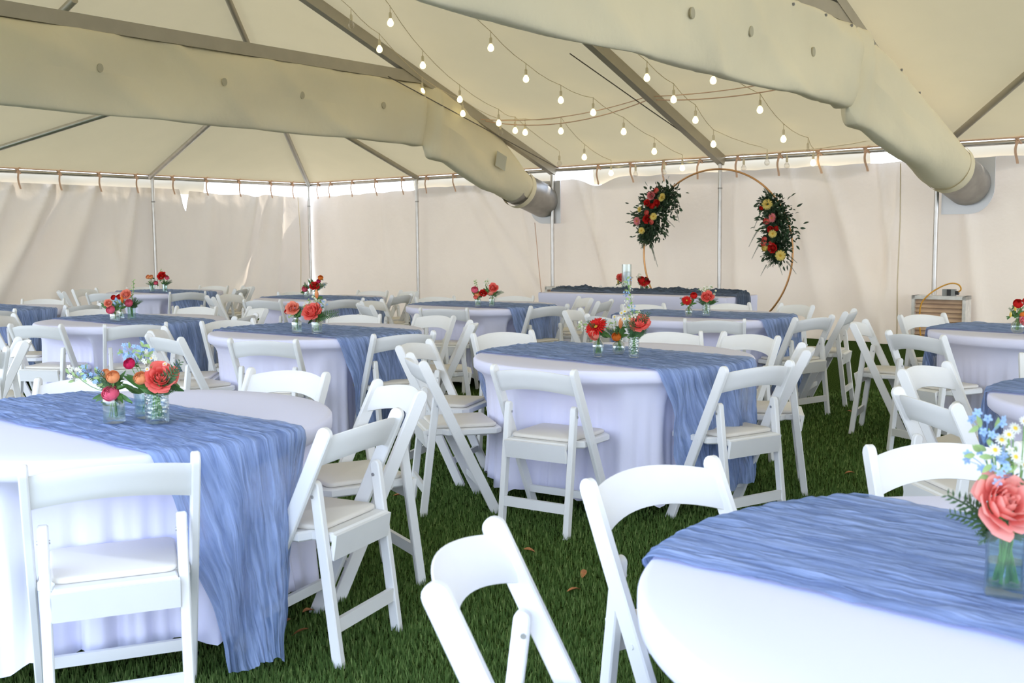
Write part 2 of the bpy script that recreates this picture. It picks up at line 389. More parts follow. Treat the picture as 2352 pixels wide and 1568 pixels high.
struct('wall_back', wall_mesh(24.0, -0.085, fold_back, top_back, lambda s, o, z: T(s, -0.12 + o * 1.6 * min(1, max(0, s) / 0.5), z), rows=26), MT['wall'],
       'cream vinyl back wall of the tent behind the flower hoop', angle=180)
def strip(pts, w):
    return None
def flap(name, seq, label):
    rows = []
    for k in range(5):
        t = k / 4
        rows.append([p + Vector((0, 0, -0.28 * t)) - d * (0.05 + 0.03 * math.sin(i * 0.9)) * t for i, (p, d) in enumerate(seq)])
    struct(name, MB().grid(rows), MT['flap'], label, angle=180)
flap('trim_1', [(T(-0.12, 2.35 + 0.2 * i, EAVE + 0.03), WA) for i in range(34)], 'pale eave flap above the left tent wall')
flap('trim_2', [(T(2.75 + 0.25 * i, -0.13, EAVE + 0.03), NB) for i in range(14)], 'pale eave flap above the back wall left of the first duct')
flap('trim_3', [(T(6.75 + 0.25 * i, -0.13, EAVE + 0.03), NB) for i in range(19)], 'pale eave flap above the flower hoop')
flap('trim_4', [(T(12.2 + 0.25 * i, -0.13, EAVE + 0.03), NB) for i in range(46)], 'pale eave flap right of the second duct')
# grass floor and paving outside
g = MB(); g.add([T(-0.12, -0.15, 0), T(24.5, -0.15, 0), T(24.5, 26, 0), T(-0.12, 26, 0)], [(0, 1, 2, 3)])
struct('floor', g, MT['turf'], 'dark green artificial turf floor', smooth=False)
g = MB(); g.add([T(-60, -60, -0.03), T(80, -60, -0.03), T(80, 60, -0.03), T(-60, 60, -0.03)], [(0, 1, 2, 3)])
struct('floor_outside', g, MT['ground'], 'pale paving outside the tent', smooth=False)

def blades(n, seed):
    rng = np.random.default_rng(seed)
    d = 2.3 * (9.5 / 2.3) ** rng.random(n); ang = (rng.random(n) - 0.5) * 1.02
    x = d * np.tan(ang); y = d
    # keep inside the turf
    h = 0.018 + 0.016 * rng.random(n); w = (0.0016 + 0.0012 * rng.random(n)) * (0.8 + d * 0.22)
    ph = rng.random(n) * 2 * PI; ln = 0.012 * rng.random(n); la = rng.random(n) * 2 * PI
    dx, dy = np.cos(ph) * w, np.sin(ph) * w
    V = np.empty((n, 3, 3), dtype=np.float32)
    V[:, 0] = np.stack([x - dx, y - dy, np.zeros(n)], 1); V[:, 1] = np.stack([x + dx, y + dy, np.zeros(n)], 1)
    V[:, 2] = np.stack([x + np.cos(la) * ln, y + np.sin(la) * ln, h], 1)
    me = bpy.data.meshes.new('turf_blades'); me.vertices.add(3 * n); me.vertices.foreach_set('co', V.ravel())
    me.loops.add(3 * n); me.loops.foreach_set('vertex_index', np.arange(3 * n, dtype=np.int32))
    me.polygons.add(n); me.polygons.foreach_set('loop_start', np.arange(0, 3 * n, 3, dtype=np.int32))
    me.update(calc_edges=True)
    uv = me.uv_layers.new(name='UVMap'); U = np.zeros((n, 3, 2), dtype=np.float32)
    U[:, :, 0] = np.clip(0.35 + 0.35 * rng.standard_normal(n), 0, 1)[:, None]; uv.data.foreach_set('uv', U.ravel())
    me.validate()
    return me
gb = obj('turf_blades', blades(230000, 5), MT['blade'])
tag(gb, 'short green artificial turf blades covering the floor', 'grass', kind='stuff')

# poles, rails, rafters
def pole(a, b, label, r=0.030, ztop=EAVE):
    t = thing('tent_pole', label, 'pole', T(a, b, 0), 0, 'aluminium poles along the tent walls')
    obj('tube', MB().tube([(0, 0, 0), (0, 0, 1.2), (0, 0, ztop)], r, 14), MT['alu'], t, angle=50)
    obj('foot_plate', MB().lathe([(0.07, 0.0), (0.07, 0.012), (0.04, 0.016)], 12, cap0=True, cap1=True), MT['steel'], t)
    obj('pole_joint', MB().tube([(0, 0, ztop - 0.42), (0, 0, ztop - 0.40)], r + 0.004, 14), MT['steel'], t)
    return t
pole(0.06, 3.54, 'aluminium tent pole against the left wall, leftmost in the photo')
pole(0.08, 0.08, 'aluminium tent pole in the corner of the two walls')
pole(3.05, 0.08, 'aluminium tent pole on the back wall between corner and first duct')
pole(6.12, 0.10, 'aluminium tent pole just right of the left duct')
pole(9.15, 0.10, 'aluminium tent pole behind the flower hoop')
pole(12.2, 0.10, 'aluminium tent pole in front of the louvred vent at right')
def bar(name, p, q, r, label, cat, mat='alu', box=None, group=None, extra=None):
    mb = MB()
    if box:
        d = (q - p); L = d.length; x = d.normalized(); z = Vector((0, 0, 1)); z = (z - x * z.dot(x)).normalized(); y = z.cross(x)
        Mx = Matrix(((x.x, y.x, z.x, p.x), (x.y, y.y, z.y, p.y), (x.z, y.z, z.z, p.z), (0, 0, 0, 1)))
        mb.box((0, -box[0] / 2, -box[1] / 2), (L, box[0] / 2, box[1] / 2), Mx)
    else: mb.tube([p, p.lerp(q, 0.5), q], r, 12)
    o = obj(name, mb, MT[mat], smooth=not box); tag(o, label, cat, group); return o
bar('eave_rail', T(0.02, 0.05, EAVE), T(0.02, 8.6, EAVE), 0.03, 'aluminium eave rail along the top of the left wall', 'rail')
bar('eave_rail', T(0.05, 0.02, EAVE), T(23.5, 0.02, EAVE), 0.03, 'aluminium eave rail along the top of the back wall', 'rail')
bar('wall_line', T(0.05, 0.06, EAVE + 0.045), T(0.05, 8.6, EAVE + 0.045), 0.010, 'thin tan side line above the left eave rail', 'rope', 'strap')
bar('wall_line', T(0.05, 0.07, EAVE + 0.045), T(23.5, 0.07, EAVE + 0.045), 0.010, 'thin tan side line above the back eave rail', 'rope', 'strap')
def on_back(a, b, off=0.07): return T(a, b, EAVE + 0.04 + MB_S * b - off)
def on_left(a, b, off=0.07): return T(a, b, EAVE + 0.04 + ML_S * a - off)
RG = 'rafters under the tent roof'
bar('rafter', on_back(0.05, 0.05, 0.05), on_back(hipa * 0.97, RIDGE_B * 0.97, 0.05), 0.042, 'hip rafter rising from the corner pole', 'rafter', 'beam', group=RG)
bar('rafter', on_left(0.05, 3.58, 0.05), on_left(3.30, 3.70, 0.05), 0.042, 'round rafter rising from the leftmost pole', 'rafter', 'alu', group=RG)
bar('rafter', on_left(0.10, 7.0, 0.05), on_left(3.3, 4.2, 0.05), 0.042, 'slanting rafter at the left edge below the beam', 'rafter', 'alu', group=RG)
bar('rafter', on_left(3.2, 7.30, 0.07), on_left(4.35, 7.22, 0.07), 0.05, 'short rafter in the upper left corner above the beam', 'rafter', 'beam', group=RG)
bar('rafter', on_back(3.05, 0.05, 0.05), on_back(3.05, 3.35, 0.05), 0.042, 'round rafter rising left of the left duct', 'rafter', 'beam', group=RG)
bar('rafter', on_back(6.12, 0.05), on_back(6.12, RIDGE_B), 0, 'box rafter beside the left duct', 'rafter', 'beam', (0.10, 0.15), RG)
bar('rafter', on_back(9.15, 0.05), on_back(9.15, RIDGE_B), 0, 'box rafter above the flower hoop', 'rafter', 'beam', (0.10, 0.15), RG)
bar('rafter', on_back(12.2, 0.05), on_back(12.2, RIDGE_B), 0, 'box rafter above the right duct', 'rafter', 'beam', (0.09, 0.13), RG)
bar('rafter', on_back(12.3, 0.1, 0.05), on_back(14.6, 2.8, 0.05), 0.042, 'diagonal round rafter in the upper right corner', 'rafter', 'beam', group=RG)
for a, lab in ((6.12, 'flat tie beam carrying the left fabric duct'), (12.2, 'flat tie beam carrying the right fabric duct')):
    bar('tie_beam', T(a, 3.0, 3.655), T(a, 11.0, 3.655), 0, lab, 'beam', 'beam', (0.07, 0.15))
# fabric air ducts
def duct(label, a0, a1, wall_a, mirror, holes, grommets):
    t = thing('air_duct', label, 'duct', T(wall_a, 0.0, 2.05), 0, 'air ducts under the roof')
    base = T(wall_a, 0.0, 2.05)
    if mirror < 0: st = [(0.74, 2.23, 0.285, 0.285), (0.84, 2.27, 0.29, 0.29), (1.05, 2.40, 0.36, 0.27), (1.35, 2.56, 0.44, 0.21), (1.7, 2.66, 0.48, 0.17), (2.0, 2.77, 0.49, 0.14), (2.3, 2.88, 0.48, 0.13), (2.6, 3.0, 0.47, 0.10)]
    else: st = [(0.74, 2.21, 0.285, 0.285), (0.84, 2.24, 0.29, 0.29), (1.05, 2.33, 0.32, 0.29), (1.35, 2.49, 0.36, 0.25), (1.7, 2.64, 0.40, 0.19), (2.0, 2.76, 0.44, 0.15), (2.3, 2.88, 0.45, 0.13), (2.6, 3.0, 0.46, 0.10)]
    st += [
          (2.85, 3.06, 0.50, 0.15), (2.96, 3.08, 0.50, 0.10), (3.05, 3.16, 0.42, 0.02), (3.2, 3.15, 0.43, 0.16), (3.45, 3.16, 0.42, 0.10)] + [(3.4 + 0.3 * k, 3.16, 0.425 + 0.004 * math.sin(k * 1.3), 0.085 + 0.02 * math.sin(k * 0.8)) for k in range(1, 25)]
    fin = []                                           # refine
    for (p, q) in zip(st[:-1], st[1:]):
        k = 3
        for i in range(k): fin.append(tuple(p[j] + (q[j] - p[j]) * i / k for j in range(4)))
    fin.append(st[-1]); rows = []
    def acen(b): return wall_a + (a1 - wall_a) * min(1, max(0, (b - 0.5) / 2.2))
    n = 40
    for (b, zc, hz, hy) in fin:
        r = []
        for k in range(n + 1):
            an = 2 * PI * k / n; s, c = math.sin(an), math.cos(an)
            flat = min(1, max(0, (b - 0.8) / 1.4))
            e = 1 - 0.55 * flat
            yy = math.copysign(abs(c) ** e, c) * hy; zz = math.copysign(abs(s) ** (1 - 0.35 * flat), s) * hz
            cre = 0.020 * math.exp(-(((b + 0.15 * zz) % 0.83 - 0.41) / 0.035) ** 2) + 0.035 * math.exp(-((b * 0.55 - zz * 1.1 + 0.3 * math.sin(b)) % 1.05 - 0.5) ** 2 / 0.012)
            w = (cre * flat + 0.024 * fbm(b * 1.3, zc + zz * 1.6, 2.0 + wall_a + (c > 0)) + 0.022 * math.sin(b * 2.3 + (zz / hz) * 2.2) * flat) * (1 if 0.7 < b else 0)
            r.append(T(acen(b) + yy + w, b, zc + zz) - base)
        rows.append(r)
    sl = obj('sleeve', MB().grid(rows), MT['duct'], t, angle=180)
    cx = lambda b: acen(b)
    flatv = [((v + base - CORNER).dot(WA), (v + base - CORNER).dot(NB), v.z + base.z) for r in rows for v in r]
    def surf(b, z): return max(flatv, key=lambda q: -((q[1] - b) ** 2 + (q[2] - z) ** 2) * 40 + (q[0] - acen(b)))[0]
    p0, p1 = T(wall_a, 0.06, 2.045) - base, T(cx(0.92), 0.92, 2.27) - base
    obj('collar', MB().tube([p0, p0.lerp(p1, 0.5), p1], 0.270, 36, cap=False), MT['steel'], t, angle=60)
    obj('cuff', MB().tube([T(cx(0.7), 0.70, 2.205) - base, T(cx(0.8), 0.80, 2.235) - base], 0.300, 36, cap=False), MT['duct'], t, angle=60)
    # flange plate on the wall: square corner on the pole side, rounded away from it
    out = [(-0.32, 0.36), (0.31, 0.36), (0.31, -0.02)] if mirror > 0 else []
    pts = []
    w0 = wall_a
    for k in range(9):
        an = -PI / 2 * k / 8
        pts.append((0.02 + 0.29 * math.cos(an), -0.03 + 0.32 * math.sin(an)))
    pts = [(-0.32, 0.34), (0.31, 0.34)] + pts + [(-0.32, -0.35)]
    pts = [(x * mirror, z) for x, z in pts]
    vs = [T(w0 + x, 0.045, 2.03 + z) - base for x, z in pts] + [T(w0 + x, 0.06, 2.03 + z) - base for x, z in pts]
    m = len(pts); fs = [tuple(range(m)), tuple(range(m, 2 * m))[::-1]] + [(i, (i + 1) % m, (i + 1) % m + m, i + m) for i in range(m)]
    obj('flange_plate', MB().add(vs, fs), MT['plate'], t, smooth=False)
    for (b, z) in holes:
        mb = MB(); c0 = T(surf(b, z) + 0.003, b, z) - base
        ring = [c0 + NB * (0.034 * math.cos(2 * PI * k / 18)) + Vector((0, 0, 0.045 * math.sin(2 * PI * k / 18))) for k in range(18)]
        mb.add(ring + [p + WA * 0.012 for p in ring], [tuple(range(18, 36))] + [(k, (k + 1) % 18, 18 + (k + 1) % 18, 18 + k) for k in range(18)])
        obj('vent_hole', mb, MT['hole'], sl, smooth=False)
    for (b, z) in grommets:
        mb = MB(); c0 = T(surf(b, z) - 0.004, b, z) - base
        mb.tube([c0, c0 + WA * 0.02], 0.014, 8); obj('grommet', mb, MT['leg'], sl)
    return t
d1 = duct('long cream fabric duct along the left beam, ending in a metal collar', 6.0, 6.08, 5.93, -1, [(3.95, 3.2), (5.3, 3.2), (6.5, 3.22), (8.0, 3.2)], [])
tp = MB(); c0 = T(6.18, 1.55, 2.45); tp.add([T(6.235, 1.45, 2.45), T(6.235, 1.68, 2.53), T(6.235, 1.63, 2.75), T(6.235, 1.40, 2.67)], [(0, 1, 2, 3)])
tag(obj('tape_patch', tp, MT['patch'], smooth=False), 'square grey tape patch stuck on the left duct sleeve', 'patch')
d2 = duct('long cream fabric duct across the upper right, ending in a collar at the right wall', 12.1, 12.2, 12.57, 1, [(4.2, 3.15), (5.5, 3.15), (6.6, 3.12)], [(3.3, 3.53), (3.95, 3.53), (4.6, 3.53), (2.75, 3.42), (2.1, 3.22), (1.6, 3.02)])

def smooth_path(P, k=5):
    out = []
    for i in range(len(P) - 1):
        a, b, c, d = P[max(i - 1, 0)], P[i], P[i + 1], P[min(i + 2, len(P) - 1)]
        for j in range(k):
            t = j / k; out.append(0.5 * ((2 * b) + (c - a) * t + (2 * a - 5 * b + 4 * c - d) * t * t + (3 * b - a - 3 * c + d) * t ** 3))
    return out + [P[-1]]
def rope(name, pts, r, mat, label, cat='cord', group=None):
    o = obj(name, MB().tube(pts, r, 6), MT[mat]); return tag(o, label, cat, group)
rope('brace_cable', [T(6.25, 3.9, 3.58), T(6.27, 2.0, 3.06), T(6.28, 0.15, 2.56)], 0.008, 'cable', 'dark brace cable slanting below the left duct beam', 'cable')
rope('brace_cable', [T(8.79, 3.3, 3.66), T(8.95, 1.8, 3.14), T(9.12, 0.2, 2.60)], 0.008, 'cable', 'dark brace cable slanting beside the rafter above the hoop', 'cable')
def sag(p, q, d, n=14): return [p.lerp(q, i / n) - Vector((0, 0, d * 4 * (i / n) * (1 - i / n))) for i in range(n + 1)]
rope('power_cord', sag(T(6.2, 1.85, 3.17), T(9.1, 1.95, 3.22), 0.17) + sag(T(9.2, 1.95, 3.20), T(12.05, 2.3, 3.25), 0.10), 0.007, 'strap', 'tan cord swagged between the rafters, lower of two')
rope('power_cord', sag(T(6.2, 1.95, 3.19), T(9.1, 2.0, 3.25), 0.12) + sag(T(9.2, 2.0, 3.24), T(12.05, 2.4, 3.30), 0.07), 0.006, 'strap', 'tan cord swagged between the rafters, upper of two')
rope('lacing_cord', [T(11.72, 0.05, 2.35), T(11.74, 0.07, 1.6), T(11.72, 0.06, 0.8), T(11.74, 0.08, 0.05)], 0.009, 'cordw', 'pale lacing cord down the back wall seam left of the right pole')
rope('lacing_cord', [T(5.72, 0.05, 1.70), T(5.78, 0.06, 1.2), T(5.86, 0.06, 0.5), T(5.88, 0.08, 0.05)], 0.006, 'strap', 'thin lacing cord hanging below the left duct collar')
rope('lacing_cord', [T(0.06, 0.34, 2.30), T(0.07, 0.30, 1.5), T(0.06, 0.31, 0.9), T(0.08, 0.36, 0.05)], 0.009, 'cordw', 'pale lacing cord down the left wall seam beside the corner pole')
# string lights
STR = [
 ('festoon of round bulbs nearest the left box rafter', [(6.75, 5.0, 4.02, 0), (6.56, 4.35, 3.84, 1), (6.21, 3.21, 3.46, 1), (6.30, 2.47, 3.22, 1), (6.40, 1.75, 3.00, 0)]),
 ('festoon of round bulbs second from the left box rafter', [(7.26, 4.84, 4.0, 1), (6.83, 3.84, 3.67, 1), (6.62, 2.89, 3.35, 1), (6.66, 2.1, 3.09, 1), (6.73, 1.81, 3.0, 1), (6.60, 0.55, 2.60, 0)]),
 ('long festoon of round bulbs running down the middle of the roof', [(8.11, 3.99, 3.72, 1), (8.02, 3.19, 3.45, 1), (8.1, 2.55, 3.24, 1), (8.32, 2.12, 3.1, 1), (8.39, 1.48, 2.89, 1), (8.45, 0.77, 2.66, 1), (8.56, 0.16, 2.45, 1)]),
 ('short festoon of round bulbs left of the middle one', [(6.86, 1.74, 2.97, 1), (7.46, 1.68, 2.95, 1), (7.22, 0.76, 2.65, 1), (7.29, 0.14, 2.44, 1)]),
 ('festoon of round bulbs just right of the rafter above the hoop', [(9.61, 2.85, 3.34, 1), (9.63, 2.25, 3.14, 1), (9.6, 1.64, 2.94, 1), (9.46, 0.89, 2.69, 1), (9.9, 0.15, 2.46, 0)]),
 ('rightmost festoon of round bulbs beside the right duct', [(10.37, 2.6, 3.26, 1), (10.56, 1.75, 2.98, 1), (10.48, 0.89, 2.69, 1), (10.61, 0.41, 2.54, 0), (10.57, 0.14, 2.42, 1)]),
 ('row of unlit bulbs strung under the back eave rail', [(7.75, 0.16, 2.40, 0), (8.25, 0.16, 2.40, 0), (9.55, 0.16, 2.40, 0), (10.2, 0.16, 2.40, 0), (11.6, 0.2, 2.50, 0)]),
]
soc = MB().lathe([(0.004, 0.20), (0.006, 0.12), (0.016, 0.115), (0.018, 0.07), (0.016, 0.045)], 10, cap1=True).mesh('socket')
blb = MB().lathe([(0.012, 0.05), (0.018, 0.040), (0.034, 0.015), (0.040, -0.008), (0.034, -0.032), (0.018, -0.046), (0.001, -0.050)], 14).mesh('bulb')
soc.materials.append(MT['socket']); blb_on = blb; blb_off = blb.copy(); blb_on.materials.append(MT['bulb_on']); blb_off.materials.append(MT['bulb_off'])
for lab, bl in STR:
    p0 = T(*bl[0][:3]); t = thing('string_light', lab, 'string lights', p0, 0, 'string lights under the roof')
    pts = []
    for k, (a, b, z, on) in enumerate(bl):
        p = T(a, b, z + 0.19) - p0
        if k:
            q = pts[-1]; pts += [q.lerp(p, 0.33) - Vector((0, 0, 0.025)), q.lerp(p, 0.67) - Vector((0, 0, 0.025))]
        pts.append(p)
    e = pts[0] + (pts[0] - pts[3 if len(pts) > 3 else 1]).normalized() * 0.9; pts = [e] + pts
    obj('cord', MB().tube(pts, 0.0045, 6), MT['cordw'], t)
    for (a, b, z, on) in bl:
        s = obj('socket', soc, None, t); s.location = T(a, b, z) - p0
        obj('bulb', blb_on if on else blb_off, None, s)
# peach ties along the rails
st = MB()
st.tube([(-0.05, 0.01, 0.09), (0.0, 0.035, 0.03), (0.03, 0.03, -0.02)], 0.012, 6)
st.tube([(0.06, 0.01, 0.05), (0.0, 0.04, 0.02), (-0.04, 0.02, -0.03)], 0.012, 6)
for s in (0,):
    r = [[Vector((x + 0.02 * math.sin(k * 0.7), 0.045 + 0.006 * math.sin(k), -0.27 * k / 6)) for x in (-0.016, 0.0, 0.016)] for k in range(7)]
    st.grid(r)
stm = st.mesh('tie_strap'); stm.materials.append(MT['strap'])
ordn = ['first', 'second', 'third', 'fourth', 'fifth', 'sixth', 'seventh', 'eighth', 'ninth', 'tenth', 'eleventh', 'twelfth', 'thirteenth', 'fourteenth', 'fifteenth', 'sixteenth']
for k, b in enumerate((5.88, 5.21, 4.52, 3.84, 3.13, 2.44, 1.72, 0.99, 0.46)):
    o = obj('tie_strap', stm, None); o.location = T(0.03, b, EAVE); o.rotation_euler = (0, 0, math.radians(51 + 180)); tag(o, f'peach webbing tie on the left wall rail, {ordn[k]} from the left', 'strap', 'webbing ties on the eave rails')
for k, a in enumerate((0.35, 0.71, 1.33, 1.97, 2.67, 3.28, 3.94, 7.0, 7.61, 8.19, 8.8, 9.41, 10.05, 10.62, 11.27, 13.13)):
    o = obj('tie_strap', stm, None); o.location = T(a, 0.03, EAVE); o.rotation_euler = (random.uniform(-.1, .1), random.uniform(-.15, .15), TH + PI); tag(o, f'peach webbing tie on the back wall rail, {ordn[k]} from the corner', 'strap', 'webbing ties on the eave rails')
# louvred vents at the foot of the back wall
def vent(a0, a1, z1, label, n):
    t = thing('louvred_vent', label, 'vent', T((a0 + a1) / 2, 0.22, 0), TH + PI, 'louvred vents at the back wall')
    w = (a1 - a0) / 2
    fr = MB()
    fr.box((-w, -0.12, 0), (-w + 0.04, 0.12, z1)).box((w - 0.04, -0.12, 0), (w, 0.12, z1)).box((-w, -0.12, z1 - 0.045), (w, 0.12, z1)).box((-w, -0.12, 0), (w, 0.12, 0.04))
    obj('frame', fr, MT['vent'], t, smooth=False)
    obj('back_panel', MB().box((-w + 0.01, -0.11, 0.02), (w - 0.01, -0.09, z1 - 0.02)), MT['ventdark'], t, smooth=False)
    for k in range(n):
        z = 0.08 + (z1 - 0.15) * k / (n - 1)
        M = Matrix.Translation((0, 0.07, z)) @ Matrix.Rotation(math.radians(-50), 4, 'X')
        obj('slat', MB().box((-w + 0.04, -0.035, -0.004), (w - 0.04, 0.035, 0.004), M), MT['slat'], t, smooth=False)
    return t
vent(12.0, 12.66, 0.66, 'louvred metal vent with tan slats at the right pole', 10)
vent(6.14, 6.62, 0.66, 'louvred vent half hidden behind the left end of the head table', 8)
sb = thing('switch_box', 'small grey switch box on top of the right louvred vent', 'switch box', T(12.42, 0.25, 0.66), TH + PI)
obj('housing', MB().box((-0.09, -0.04, 0), (0.06, 0.04, 0.085)), MT['grey'], sb, smooth=False)
obj('switch_cover', MB().box((-0.045, 0.0405, 0.004), (0.0, 0.05, 0.082)), MT['black'], sb, smooth=False)
obj('plug', MB().tube([(-0.09, 0, 0.04), (-0.13, 0, 0.04)], 0.025, 10), MT['black'], sb)
rope('extension_cord', smooth_path([T(12.52, 0.25, 0.70), T(12.58, 0.27, 0.74), T(12.56, 0.29, 0.80), T(12.48, 0.30, 0.82), T(12.38, 0.30, 0.79), T(12.28, 0.32, 0.73), T(12.21, 0.38, 0.66), T(12.14, 0.39, 0.56), T(12.12, 0.38, 0.40), T(12.14, 0.38, 0.15), T(12.2, 0.40, 0.012), T(12.5, 0.55, 0.012)]), 0.009, 'yellow', 'yellow extension cord looping over the right louvred vent', 'cable')
